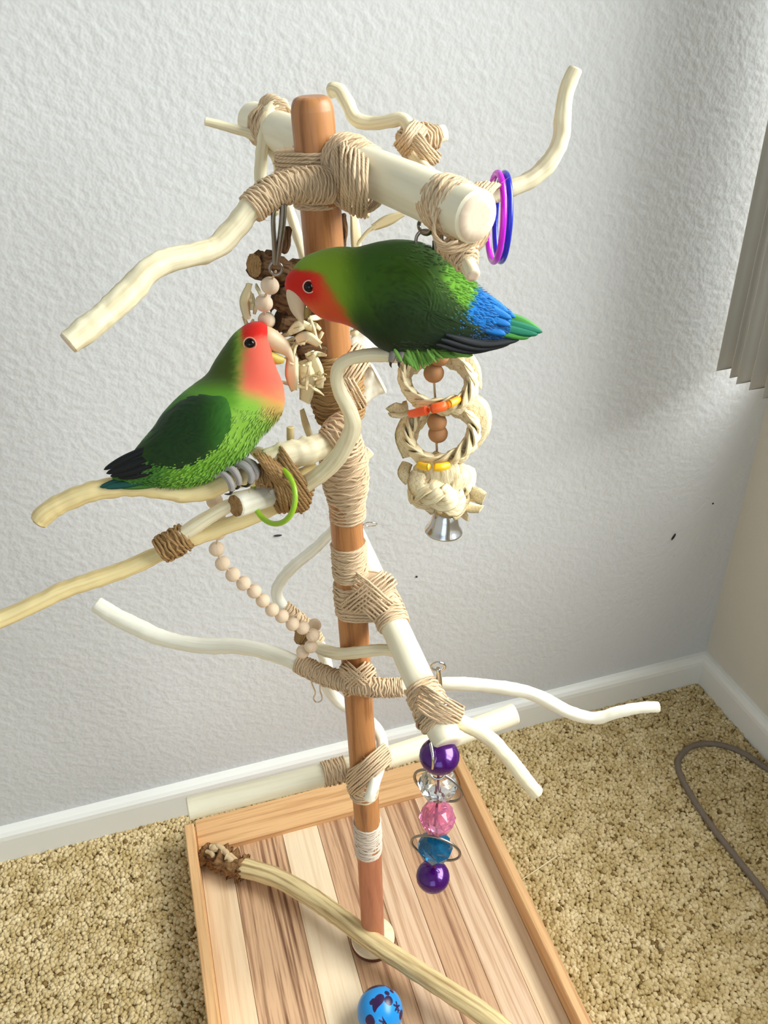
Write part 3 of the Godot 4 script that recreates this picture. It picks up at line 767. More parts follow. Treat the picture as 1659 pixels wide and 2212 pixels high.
func lower_branches() -> void:
	# sloping dowel on the right
	branch("dowel_perch", [Vector4(0.0086, 0.5636, -0.0652, 0.0114), Vector4(0.0190, 0.5307, -0.0195, 0.0114), Vector4(0.0243, 0.5132, 0.0299, 0.0114), Vector4(0.0273, 0.5011, 0.0807, 0.0115), Vector4(0.0330, 0.4819, 0.1343, 0.0116)], M.dowel, 0.015, 26, M.cut)
	bind([Vector4(-0.0017, 0.5470, -0.0005, 0.0143), Vector4(-0.0017, 0.5639, -0.0005, 0.0141), Vector4(-0.0020, 0.5787, -0.0006, 0.0140)], 13, null, .001)
	bind([Vector4(-0.0016, 0.5087, -0.0004, 0.0141), Vector4(-0.0016, 0.5243, -0.0005, 0.0147), Vector4(-0.0016, 0.5409, -0.0005, 0.0143)], 10, null, .0011, (Vector3(0.0210, 0.5273, 0.0112) - Vector3(-0.0016, 0.5243, -0.0005)) * 0.55)
	bind([Vector4(0.0202, 0.5269, -0.0129, 0.0130), Vector4(0.0217, 0.5216, 0.0083, 0.0143), Vector4(0.0236, 0.5161, 0.0224, 0.0140), Vector4(0.0244, 0.5125, 0.0320, 0.0129)], 14, null, .001)
	lashing(Vector3(0.0101, 0.5270, 0.0071), Vector3(0.0259, 0.5135, 0.0199) - Vector3(0.0101, 0.5270, 0.0071), Vector3(0.0056, 0.5413, 0.0245) - Vector3(0.0101, 0.5270, 0.0071), Vector3(0.0125, 0.5457, 0.0077) - Vector3(0.0060, 0.5126, 0.0059), 8)
	lashing(Vector3(0.0102, 0.5294, 0.0071), Vector3(-0.0087, 0.5107, 0.0017) - Vector3(0.0102, 0.5294, 0.0071), Vector3(0.0057, 0.5436, 0.0245) - Vector3(0.0102, 0.5294, 0.0071), Vector3(0.0172, 0.5219, 0.0091) - Vector3(0.0050, 0.5367, 0.0056), 6)
	# far branch that loops behind the pole
	branch("looping_branch", [Vector4(0.0058, 0.5686, -0.0503, 0.0043), Vector4(-0.0039, 0.5535, -0.0552, 0.0043), Vector4(-0.0177, 0.5351, -0.0623, 0.0048), Vector4(-0.0342, 0.5186, -0.0681, 0.0051), Vector4(-0.0473, 0.5028, -0.0718, 0.0051), Vector4(-0.0534, 0.4892, -0.0725, 0.0052), Vector4(-0.0520, 0.4775, -0.0701, 0.0052), Vector4(-0.0428, 0.4651, -0.0643, 0.0055), Vector4(-0.0314, 0.4505, -0.0569, 0.0057), Vector4(-0.0232, 0.4352, -0.0503, 0.0057), Vector4(-0.0190, 0.4169, -0.0471, 0.0058), Vector4(-0.0202, 0.3964, -0.0474, 0.0059), Vector4(-0.0163, 0.3764, -0.0463, 0.0057), Vector4(-0.0048, 0.3598, -0.0430, 0.0058), Vector4(0.0106, 0.3493, -0.0334, 0.0058), Vector4(0.0214, 0.3389, -0.0188, 0.0058), Vector4(0.0205, 0.3288, -0.0045, 0.0057), Vector4(0.0099, 0.3251, 0.0153, 0.0056), Vector4(0.0013, 0.3160, 0.0253, 0.0052), Vector4(-0.0030, 0.3061, 0.0283, 0.0047)], M.branch_white, 0.14, 14, M.cut)
	bind([Vector4(-0.0498, 0.4734, -0.0684, 0.0075), Vector4(-0.0401, 0.4614, -0.0625, 0.0084), Vector4(-0.0303, 0.4487, -0.0565, 0.0084), Vector4(-0.0244, 0.4383, -0.0517, 0.0076)], 17, null, .0009)
	bind([Vector4(-0.0343, 0.4588, -0.0410, 0.0103), Vector4(-0.0423, 0.4630, -0.0413, 0.0090)], 5, M.jute_dark, .001)
	# long branch that crosses the pole
	branch("crossing_branch", [Vector4(-0.2116, 0.4775, -0.1231, 0.0076), Vector4(-0.2001, 0.4684, -0.1156, 0.0080), Vector4(-0.1819, 0.4585, -0.1042, 0.0080), Vector4(-0.1615, 0.4495, -0.0921, 0.0076), Vector4(-0.1403, 0.4462, -0.0798, 0.0071), Vector4(-0.1187, 0.4473, -0.0673, 0.0071), Vector4(-0.0971, 0.4518, -0.0549, 0.0070), Vector4(-0.0783, 0.4520, -0.0432, 0.0070), Vector4(-0.0601, 0.4480, -0.0318, 0.0069), Vector4(-0.0426, 0.4431, -0.0184, 0.0069), Vector4(-0.0267, 0.4461, 0.0028, 0.0064), Vector4(-0.0092, 0.4503, 0.0223, 0.0058), Vector4(0.0102, 0.4491, 0.0321, 0.0054), Vector4(0.0283, 0.4514, 0.0393, 0.0054), Vector4(0.0450, 0.4528, 0.0441, 0.0054), Vector4(0.0628, 0.4556, 0.0513, 0.0056), Vector4(0.0860, 0.4555, 0.0600, 0.0056), Vector4(0.1074, 0.4529, 0.0683, 0.0056), Vector4(0.1261, 0.4503, 0.0778, 0.0055), Vector4(0.1404, 0.4446, 0.0881, 0.0055), Vector4(0.1546, 0.4379, 0.0984, 0.0053), Vector4(0.1717, 0.4349, 0.1065, 0.0051), Vector4(0.1869, 0.4412, 0.1118, 0.0049), Vector4(0.2026, 0.4458, 0.1163, 0.0047), Vector4(0.2198, 0.4467, 0.1213, 0.0043)], M.branch_white, 0.12, 14, M.cut)
	bind([Vector4(-0.0478, 0.4459, -0.0220, 0.0085), Vector4(-0.0364, 0.4455, -0.0084, 0.0088), Vector4(-0.0238, 0.4477, 0.0078, 0.0087), Vector4(-0.0124, 0.4495, 0.0193, 0.0086)], 20, null, .0009)
	bind([Vector4(-0.0111, 0.4504, 0.0218, 0.0086), Vector4(0.0028, 0.4505, 0.0299, 0.0085), Vector4(0.0174, 0.4498, 0.0352, 0.0081), Vector4(0.0290, 0.4513, 0.0395, 0.0077)], 20, null, .0009)
	lashing(Vector3(-0.0009, 0.4322, -0.0003), Vector3(0.0128, 0.4470, 0.0037) - Vector3(-0.0009, 0.4322, -0.0003), Vector3(-0.0086, 0.4652, 0.0329) - Vector3(-0.0009, 0.4322, -0.0003), Vector3(0.0027, 0.4243, 0.0008) - Vector3(-0.0053, 0.4396, -0.0015), 6)
	lashing(Vector3(-0.0009, 0.4322, -0.0003), Vector3(-0.0133, 0.4502, -0.0038) - Vector3(-0.0009, 0.4322, -0.0003), Vector3(-0.0086, 0.4652, 0.0329) - Vector3(-0.0009, 0.4322, -0.0003), Vector3(0.0048, 0.4386, 0.0014) - Vector3(-0.0051, 0.4257, -0.0015), 6)
	branch("thin_branch", [Vector4(-0.0352, 0.4600, -0.0309, 0.0053), Vector4(-0.0251, 0.4588, -0.0176, 0.0054), Vector4(-0.0162, 0.4740, 0.0078, 0.0052), Vector4(-0.0050, 0.4895, 0.0277, 0.0051), Vector4(0.0080, 0.4969, 0.0377, 0.0048), Vector4(0.0205, 0.4967, 0.0433, 0.0048), Vector4(0.0292, 0.4896, 0.0500, 0.0048), Vector4(0.0316, 0.4875, 0.0715, 0.0047), Vector4(0.0329, 0.4870, 0.0947, 0.0049), Vector4(0.0450, 0.4865, 0.1169, 0.0055), Vector4(0.0586, 0.4784, 0.1250, 0.0058), Vector4(0.0689, 0.4700, 0.1321, 0.0058), Vector4(0.0797, 0.4549, 0.1394, 0.0057), Vector4(0.0889, 0.4396, 0.1462, 0.0058), Vector4(0.0983, 0.4250, 0.1530, 0.0055)], M.branch, 0.12, 14, M.cut)
	bind([Vector4(0.0264, 0.5002, 0.0887, 0.0129), Vector4(0.0282, 0.4952, 0.1007, 0.0145), Vector4(0.0301, 0.4895, 0.1127, 0.0143), Vector4(0.0314, 0.4861, 0.1193, 0.0132)], 12, null, .0011)
	lashing(Vector3(0.0348, 0.4928, 0.1078), Vector3(0.0483, 0.4854, 0.1179) - Vector3(0.0348, 0.4928, 0.1078), Vector3(0.0270, 0.5156, 0.1284) - Vector3(0.0348, 0.4928, 0.1078), Vector3(0.0385, 0.5060, 0.1088) - Vector3(0.0305, 0.4823, 0.1065), 8)
	# level dowel by the wall
	branch("dowel_perch", [Vector4(-0.1675, 0.2805, -0.0355, 0.0111), Vector4(-0.0794, 0.2802, -0.0353, 0.0111), Vector4(0.0048, 0.2866, -0.0298, 0.0111), Vector4(0.0881, 0.2935, -0.0288, 0.0111), Vector4(0.1724, 0.3022, -0.0317, 0.0111)], M.dowel, 0.012, 24, M.cut, 1)
	bind([Vector4(-0.0344, 0.2845, -0.0317, 0.0127), Vector4(-0.0227, 0.2846, -0.0315, 0.0129), Vector4(-0.0103, 0.2853, -0.0310, 0.0129)], 9, null, .001)
	bind([Vector4(0.0354, 0.2860, -0.0315, 0.0127), Vector4(0.0285, 0.2859, -0.0314, 0.0127)], 4, null, .001)
	bind([Vector4(-0.0001, 0.2797, -0.0000, 0.0138), Vector4(-0.0003, 0.2967, -0.0001, 0.0141), Vector4(-0.0006, 0.3133, -0.0002, 0.0138)], 8, null, .001)
	lashing(Vector3(0.0038, 0.3036, -0.0072), Vector3(-0.0141, 0.2924, -0.0082) - Vector3(0.0038, 0.3036, -0.0072), Vector3(-0.0027, 0.3370, 0.0200) - Vector3(0.0038, 0.3036, -0.0072), Vector3(0.0010, 0.3203, -0.0080) - Vector3(0.0041, 0.2868, -0.0071), 8)
	lashing(Vector3(0.0059, 0.3059, -0.0045), Vector3(0.0273, 0.3266, -0.0026) - Vector3(0.0059, 0.3059, -0.0045), Vector3(-0.0007, 0.3393, 0.0227) - Vector3(0.0059, 0.3059, -0.0045), Vector3(0.0097, 0.2889, -0.0035) - Vector3(0.0038, 0.3192, -0.0051), 9)
	# pale tape over the pole's joint
	bind([Vector4(0.0005, 0.1901, 0.0001, 0.0138), Vector4(0.0008, 0.2144, 0.0002, 0.0140), Vector4(0.0007, 0.2380, 0.0002, 0.0138)], 17, M.tape, .0009)

# ---------------------------------------------------------------- loose things and toys
func loose_stick() -> void:
	var o := thing("loose_stick", "weathered grey brown stick with a gnawed knobby end lying across the tray", "stick", Vector3(-0.16, 0.03, -0.16))
	var m := bumpless(textured(mat(Color.WHITE, 0.75, 0.3), grain(64, 256, rgb(224, 202, 152), rgb(146, 116, 76), 5.0, 1.6, 0.9, 50), Vector3(1, 2.2, 1)), relief(0.02, 4, 256, 13), 0.02)
	var p := [Vector4(-0.1301, 0.0400, -0.1291, 0.0118), Vector4(-0.0947, 0.0430, -0.1026, 0.0112), Vector4(-0.0625, 0.0460, -0.0669, 0.0111), Vector4(-0.0333, 0.0500, -0.0261, 0.0109), Vector4(-0.0064, 0.0540, 0.0145, 0.0107), Vector4(0.0236, 0.0570, 0.0543, 0.0106), Vector4(0.0521, 0.0600, 0.0916, 0.0106), Vector4(0.0823, 0.0620, 0.1311, 0.0107), Vector4(0.1052, 0.0635, 0.1695, 0.0107)]
	world_part("shaft", rod_mesh(p, 18, 7, 0.1, 0.1), m, o)
	var bark := bumpless(textured(mat(Color.WHITE, 0.9, 0.2), grain(64, 128, rgb(150, 112, 74), rgb(66, 42, 26), 6.0, 4.0, 1.0, 51), Vector3(1, 20, 1)), relief(0.04, 4, 256, 14), 0.12)
	world_part("gnawed_end", rod_mesh([Vector4(-0.1722, 0.0360, -0.1691, 0.0080), Vector4(-0.1650, 0.0370, -0.1606, 0.0120), Vector4(-0.1531, 0.0380, -0.1493, 0.0135), Vector4(-0.1404, 0.0390, -0.1371, 0.0130), Vector4(-0.1252, 0.0410, -0.1236, 0.0118)], 20, 6, 0.9, 0.3), bark, o)
	var st := start()
	for q in [[Vector4(-0.1615, 0.0500, -0.1608, 0.0040), Vector4(-0.1539, 0.0520, -0.1514, 0.0035)], [Vector4(-0.1550, 0.0520, -0.1600, 0.0035), Vector4(-0.1466, 0.0530, -0.1457, 0.0030)], [Vector4(-0.1493, 0.0530, -0.1506, 0.0035), Vector4(-0.1417, 0.0520, -0.1408, 0.0030)], [Vector4(-0.1451, 0.0520, -0.1406, 0.0040), Vector4(-0.1387, 0.0500, -0.1320, 0.0030)], [Vector4(-0.1404, 0.0520, -0.1417, 0.0025), Vector4(-0.1333, 0.0500, -0.1303, 0.0025)], [Vector4(-0.1671, 0.0480, -0.1587, 0.0030), Vector4(-0.1593, 0.0500, -0.1466, 0.0030)]]:
		rod(st, [q[0], v4((xyz(q[0]) + xyz(q[1])) / 2 + Vector3(0.001, 0.001, 0), q[0].w * 1.1), q[1]], 8, 3, 0.6, 0.3)
	world_part("peeled_wood", done(st), mat(rgb(206, 178, 136), 0.8), o)

func ball() -> void:
	var r := 0.0238
	var c := Vector3(-0.0169, 0.0460, 0.0862)
	var im := Image.create(512, 256, false, Image.FORMAT_RGB8)
	var blue := rgb(28, 140, 214)
	var ink := rgb(44, 16, 66)
	im.fill(blue)
	var marks := []
	for k in 46:
		marks.append([Vector2(rng.randf_range(0, 512), rng.randf_range(25, 231)), rng.randf_range(7, 21), rng.randi_range(0, 3), rng.randf() * TAU])
	for y in 256:
		for x in 512:
			for k in marks:
				var d: Vector2 = Vector2(x, y) - k[0]
				d.x *= maxf(0.25, sin(PI * y / 256.0))
				if absf(d.x) > 30 or absf(d.y) > 30:
					continue
				var l := d.length()
				var rr: float = k[1]
				if k[2] == 0:
					rr *= 0.62 + 0.38 * cos(5.0 * (d.angle() + k[3]))
				elif k[2] == 1:
					d = d.rotated(k[3])
					l = Vector2(d.x * 0.6, d.y * 1.2).length()
				elif k[2] == 2:
					rr *= 0.4
				if l < rr:
					im.set_pixel(x, y, ink)
					break
	var m := textured(mat(Color.WHITE, 0.28, 0.5), ImageTexture.create_from_image(im), Vector3.ONE)
	var s := SphereMesh.new()
	s.radius = r
	s.height = 2 * r
	tag(part("ball", s, m, self, Transform3D(Basis.from_euler(Vector3(0.5, 0.4, 0.3)), c)), "shiny blue ball with dark purple stars and dots in the tray", "ball")

func bead_mesh(r: float, h := 0.94) -> ArrayMesh:
	var prof := []
	for i in 13:
		var a := -PI / 2 * 0.9 + PI * 0.9 * i / 12.0
		prof.append(Vector2(r * cos(a), r * h * sin(a)))
	return lathe(prof, 22)

func aim(d: Vector3) -> Basis:
	var y := d.normalized()
	var x := y.cross(Vector3.BACK if absf(y.z) < 0.8 else Vector3.RIGHT).normalized()
	return Basis(x, y, x.cross(y))

func beads_on_cord() -> void:
	var o := thing("bead_strand", "swag of round pale wooden beads from the left perch down to the crossing branch", "bead strand", Vector3(-0.0759, 0.5429, -0.0009))
	var p := [Vector3(-0.0977, 0.6601, 0.0188), Vector3(-0.0989, 0.6460, 0.0153), Vector3(-0.0984, 0.6311, 0.0113), Vector3(-0.0997, 0.6152, 0.0078), Vector3(-0.1024, 0.5985, 0.0039), Vector3(-0.0997, 0.5838, 0.0026), Vector3(-0.0935, 0.5710, 0.0013), Vector3(-0.0865, 0.5608, 0.0012), Vector3(-0.0792, 0.5505, 0.0002), Vector3(-0.0733, 0.5387, -0.0013), Vector3(-0.0669, 0.5266, -0.0025), Vector3(-0.0596, 0.5172, -0.0036), Vector3(-0.0518, 0.5069, -0.0034), Vector3(-0.0439, 0.5018, -0.0022), Vector3(-0.0361, 0.4918, -0.0020), Vector3(-0.0385, 0.4796, -0.0027), Vector3(-0.0453, 0.4719, -0.0068)]
	var m := bead_mesh(0.0058)
	var line := []
	for k in p.size():
		var d: Vector3 = p[mini(k + 1, p.size() - 1)] - p[maxi(k - 1, 0)]
		world_part("bead", m, M.bead, o).transform = where(o).affine_inverse() * Transform3D(aim(d), p[k])
		line.append(v4(p[k], 0.0007))
	line.append(Vector4(-0.0453, 0.4611, -0.0088, 0.0007))
	world_part("string", rod_mesh(line, 6, 4), M.jute, o)
	var b := world_part("bead", m, M.bead, o)
	b.transform = where(o).affine_inverse() * Transform3D(aim(Vector3(1, 1, 0)), Vector3(-0.0306, 0.4857, -0.0213))

func rings_on_branches() -> void:
	var shiny := func(c: Color) -> StandardMaterial3D: return mat(c, 0.22, 0.5)
	var b := Basis(Vector3(0.9140, 0.0051, 0.4057), Vector3(0.0897, 0.9727, -0.2142), Vector3(-0.3957, 0.2322, 0.8885))
	tag(part("plastic_ring", ring_mesh(Vector3(0.0678, 0.8390, 0.0944), b.y * 0.0226, b.z * 0.0215 + b.x * 0.0042, 0.0017, 56, 12), shiny.call(rgb(196, 24, 214))), "magenta purple plastic ring hanging on the upright branch at the dowel end", "ring", "plastic rings hung on branches")
	tag(part("plastic_ring", ring_mesh(Vector3(0.0731, 0.8379, 0.0917), b.y * 0.0226, b.z * 0.0215 + b.x * 0.0038, 0.0017, 56, 12), shiny.call(rgb(24, 40, 172))), "dark blue plastic ring hanging just right of the magenta one", "ring", "plastic rings hung on branches")
	b = Basis(Vector3(0.9791, -0.0925, 0.1809), Vector3(0.1719, 0.8516, -0.4951), Vector3(-0.1083, 0.5159, 0.8498))
	tag(part("plastic_ring", ring_mesh(Vector3(-0.0638, 0.6718, 0.0629), b.y * 0.0186 - b.x * 0.001, b.z * 0.0145 + b.x * 0.0135, 0.0018, 56, 12), shiny.call(rgb(150, 192, 42))), "lime green plastic ring around the left fork below the left bird", "ring", "plastic rings hung on branches")

func braid(st: SurfaceTool, c: Vector3, a: Vector3, b: Vector3, wide: float, waves: int, width: float) -> void:
	var w := a.cross(b).normalized()
	for k in 3:
		var path := []
		var n := waves * 7
		for i in n + 1:
			var t := TAU * i / n
			var ph := waves * t + TAU * k / 3.0
			var rad := (a * cos(t) + b * sin(t))
			var out := rad.normalized()
			path.append(v4(c + rad + w * wide * sin(ph) + out * wide * 0.42 * sin(2.0 * ph) + out * rng.randf_range(-0.0006, 0.0006), width * rng.randf_range(0.85, 1.12)))
		var p := curve(path, 3)
		var rings := []
		var vs := []
		for i in p.size():
			var q := xyz(p[i])
			var t: Vector3 = (xyz(p[mini(i + 1, p.size() - 1)]) - xyz(p[maxi(i - 1, 0)])).normalized()
			var o := (q - c - w * (q - c).dot(w)).normalized()
			o = (o - t * o.dot(t)).normalized()
			var s := t.cross(o)
			var ring := PackedVector3Array()
			for j in 12:
				var e := TAU * j / 12
				ring.append(q + o * (cos(e) * 0.0015 + (0.0004 if j % 2 else -0.0001)) + s * sin(e) * p[i].w)
			rings.append(ring); vs.append(i * 0.02)
		skin(st, rings, vs, true, true)

func woven_toy() -> void:
	var o := thing("woven_toy", "hanging toy of braided palm rings with brown beads, orange and yellow links and a bell", "bird toy", Vector3(0.0275, 0.8410, 0.0963))
	var palm := bumpless(textured(mat(Color.WHITE, 0.75, 0.3), grain(64, 128, rgb(240, 226, 190), rgb(196, 164, 110), 10.0, 3.0, 0.9, 60), Vector3(2, 6, 1)), relief(0.02, 3, 256, 21), 0.02)
	palm.backlight_enabled = true
	palm.backlight = Color(0.22, 0.2, 0.15)
	# the hanging hardware
	world_part("split_ring", ring_mesh(Vector3(0.0276, 0.8387, 0.0953), Vector3(0.0276, 0.8427, 0.0953) - Vector3(0.0276, 0.8387, 0.0953), Vector3(0.0277, 0.8406, 0.1057) - Vector3(0.0276, 0.8387, 0.0953), 0.0011), M.wire, o)
	var q := [Vector4(0.0262, 0.8228, 0.0887, 0.0010), Vector4(0.0248, 0.8273, 0.0883, 0.0010), Vector4(0.0250, 0.8317, 0.0883, 0.0010), Vector4(0.0274, 0.8346, 0.0890, 0.0010), Vector4(0.0313, 0.8347, 0.0901, 0.0010), Vector4(0.0339, 0.8324, 0.0909, 0.0010), Vector4(0.0347, 0.8285, 0.0911, 0.0010), Vector4(0.0347, 0.8215, 0.0911, 0.0010), Vector4(0.0345, 0.8159, 0.0889, 0.0010), Vector4(0.0309, 0.8137, 0.0869, 0.0010), Vector4(0.0276, 0.8166, 0.0870, 0.0010), Vector4(0.0262, 0.8228, 0.0887, 0.0010)]
	world_part("quick_link", rod_mesh(q, 8, 5), M.wire, o)
	world_part("link_nut", rod_mesh([Vector4(0.0346, 0.8295, 0.0911, 0.0016), Vector4(0.0347, 0.8225, 0.0911, 0.0016)], 6, 1, 0.0, 0.1), M.wire, o)
	world_part("string", rod_mesh([Vector4(0.0310, 0.8144, 0.0848, 0.0006), Vector4(0.0360, 0.7784, 0.0790, 0.0007), Vector4(0.0410, 0.7290, 0.0762, 0.0007), Vector4(0.0428, 0.6828, 0.0768, 0.0008), Vector4(0.0471, 0.6469, 0.0780, 0.0008)], 6, 3), M.jute, o)
	var b := Basis(Vector3(0.9387, 0.0040, 0.3447), Vector3(0.1494, 0.8965, -0.4171), Vector3(-0.3107, 0.4430, 0.8410))
	for e in [[Vector3(0.0425, 0.7402, 0.0767), 0.0205, 0.0155, -0.1], [Vector3(0.0454, 0.7037, 0.0775), 0.0205, 0.0165, 0.12]]:
		var st := start()
		var x := b.x.rotated(b.z, e[3])
		braid(st, e[0], (x + b.z * 0.12) * e[1], b.y.rotated(b.x, -0.2) * e[2], 0.0068, 5, 0.0068)
		world_part("braided_ring", done(st), palm, o)
	var st3 := start()
	braid(st3, Vector3(0.0459, 0.6651, 0.0777), b.x.rotated(b.y, 0.7).rotated(b.z, -0.5) * 0.0185, b.z.rotated(b.y, 0.5) * 0.016, 0.0105, 4, 0.0078)
	world_part("braided_ring", done(st3), palm, o)
	# loose ends
	var ends := start()
	for e in [[Vector4(0.0249, 0.7223, 0.0696, 0.0044), Vector4(0.0181, 0.7241, 0.0739, 0.0049), Vector4(0.0115, 0.7296, 0.0782, 0.0042)], [Vector4(0.0257, 0.7200, 0.0719, 0.0029), Vector4(0.0174, 0.7209, 0.0757, 0.0029), Vector4(0.0102, 0.7241, 0.0799, 0.0023)], [Vector4(0.0601, 0.6586, 0.0838, 0.0052), Vector4(0.0639, 0.6628, 0.0912, 0.0055), Vector4(0.0675, 0.6628, 0.0984, 0.0045)], [Vector4(0.0596, 0.6501, 0.0816, 0.0047), Vector4(0.0625, 0.6521, 0.0907, 0.0046), Vector4(0.0660, 0.6550, 0.0980, 0.0036)], [Vector4(0.0559, 0.6485, 0.0826, 0.0034), Vector4(0.0579, 0.6471, 0.0894, 0.0037), Vector4(0.0588, 0.6467, 0.0939, 0.0028)], [Vector4(0.0411, 0.6545, 0.0638, 0.0047), Vector4(0.0372, 0.6472, 0.0627, 0.0044), Vector4(0.0360, 0.6416, 0.0623, 0.0032)], [Vector4(0.0451, 0.6500, 0.0670, 0.0047), Vector4(0.0436, 0.6414, 0.0666, 0.0045), Vector4(0.0445, 0.6369, 0.0669, 0.0029)], [Vector4(0.0603, 0.7551, 0.0797, 0.0036), Vector4(0.0628, 0.7477, 0.0846, 0.0042), Vector4(0.0665, 0.7336, 0.0815, 0.0032)], [Vector4(0.0246, 0.6823, 0.0695, 0.0036), Vector4(0.0198, 0.6794, 0.0764, 0.0042), Vector4(0.0225, 0.6735, 0.0793, 0.0030)], [Vector4(0.0591, 0.7260, 0.0773, 0.0058), Vector4(0.0680, 0.7202, 0.0819, 0.0067), Vector4(0.0711, 0.7051, 0.0807, 0.0062), Vector4(0.0660, 0.6898, 0.0772, 0.0042)], [Vector4(0.0275, 0.7132, 0.0662, 0.0050), Vector4(0.0231, 0.7017, 0.0670, 0.0060), Vector4(0.0270, 0.6852, 0.0660, 0.0046)], [Vector4(0.0267, 0.6844, 0.0867, 0.0050), Vector4(0.0239, 0.6765, 0.0901, 0.0059), Vector4(0.0324, 0.6616, 0.0884, 0.0048)]]:
		blade(ends, e, 0.0008, b.z.rotated(b.x, rng.randf_range(-0.8, 0.8)), rng.randf_range(-0.6, 0.6), 5)
	world_part("palm_ends", done(ends), palm, o)
	# beads inside the rings
	var bm := bead_mesh(0.0063)
	for e in [Vector3(0.0422, 0.7573, 0.0787), Vector3(0.0393, 0.7466, 0.0779), Vector3(0.0415, 0.7134, 0.0785), Vector3(0.0422, 0.7052, 0.0787)]:
		world_part("brown_bead", bm, M.bead_dark, o).transform = where(o).affine_inverse() * Transform3D(Basis(), e)
	# plastic links
	for e in [[[Vector4(0.0210, 0.7266, 0.0872, 0.0024), Vector4(0.0235, 0.7315, 0.0962, 0.0028), Vector4(0.0275, 0.7345, 0.1015, 0.0027)], rgb(255, 92, 40)], [[Vector4(0.0288, 0.7351, 0.1019, 0.0029), Vector4(0.0331, 0.7366, 0.1042, 0.0030), Vector4(0.0380, 0.7367, 0.1035, 0.0027)], rgb(255, 104, 44)], [[Vector4(0.0385, 0.7370, 0.1036, 0.0025), Vector4(0.0436, 0.7368, 0.1009, 0.0025), Vector4(0.0496, 0.7361, 0.0954, 0.0021)], rgb(255, 168, 40)], [[Vector4(0.0248, 0.6921, 0.0903, 0.0023), Vector4(0.0271, 0.6929, 0.0952, 0.0024), Vector4(0.0301, 0.6936, 0.0981, 0.0024)], rgb(250, 196, 40)], [[Vector4(0.0320, 0.6932, 0.0986, 0.0026), Vector4(0.0367, 0.6934, 0.1000, 0.0026), Vector4(0.0428, 0.6926, 0.0976, 0.0023)], rgb(252, 190, 30)]]:
		world_part("plastic_link", rod_mesh(e[0], 10, 4, 0.0, 0.4), mat(e[1], 0.35), o)
	# bell
	var bell := Transform3D(aim(Vector3(0.08, 1, 0.0)), Vector3(0.0466, 0.6305, 0.0799))
	world_part("bell", lathe([Vector2(0.0093, 0.001), Vector2(0.0118, -0.0002), Vector2(0.0126, -0.0006), Vector2(0.013, 0.0001), Vector2(0.0127, 0.0009), Vector2(0.0112, 0.0028), Vector2(0.0098, 0.0062), Vector2(0.0088, 0.0108), Vector2(0.0078, 0.0148), Vector2(0.0058, 0.0168), Vector2(0.003, 0.0175), Vector2(0.0, 0.0177)], 40), M.steel, o).transform = where(o).affine_inverse() * bell
	world_part("bell_eye", ring_mesh(bell * Vector3(0, 0.0198, 0), Vector3(0, 0.003, 0), Vector3(0.0026, 0, 0), 0.0006, 20, 6), M.steel, o)

func faceted(r: float, h: float, n: int) -> ArrayMesh:
	var st := start()
	var rings := []
	var vs := []
	var k := 0
	for q in [[0.16, 1.0], [0.5, 0.92], [0.86, 0.52], [1.0, 0.0], [0.86, -0.52], [0.5, -0.92], [0.16, -1.0]]:
		var turn := PI / n * (k % 2)
		k += 1
		var ring := ring_of(Vector3(0, -q[1] * h, 0), Vector3.RIGHT.rotated(Vector3.UP, turn), Vector3.FORWARD.rotated(Vector3.UP, turn), q[0] * r, n)
		rings.append(ring); vs.append(q[1])
	skin(st, rings, vs, true, true, 1.0, -1)
	return done(st)

func gem(c: Color, alpha: float) -> StandardMaterial3D:
	var m := mat(Color(c.r, c.g, c.b, alpha), 0.03, 0.6)
	m.refraction_enabled = true
	m.refraction_scale = 0.049
	m.transparency = BaseMaterial3D.TRANSPARENCY_ALPHA
	return m

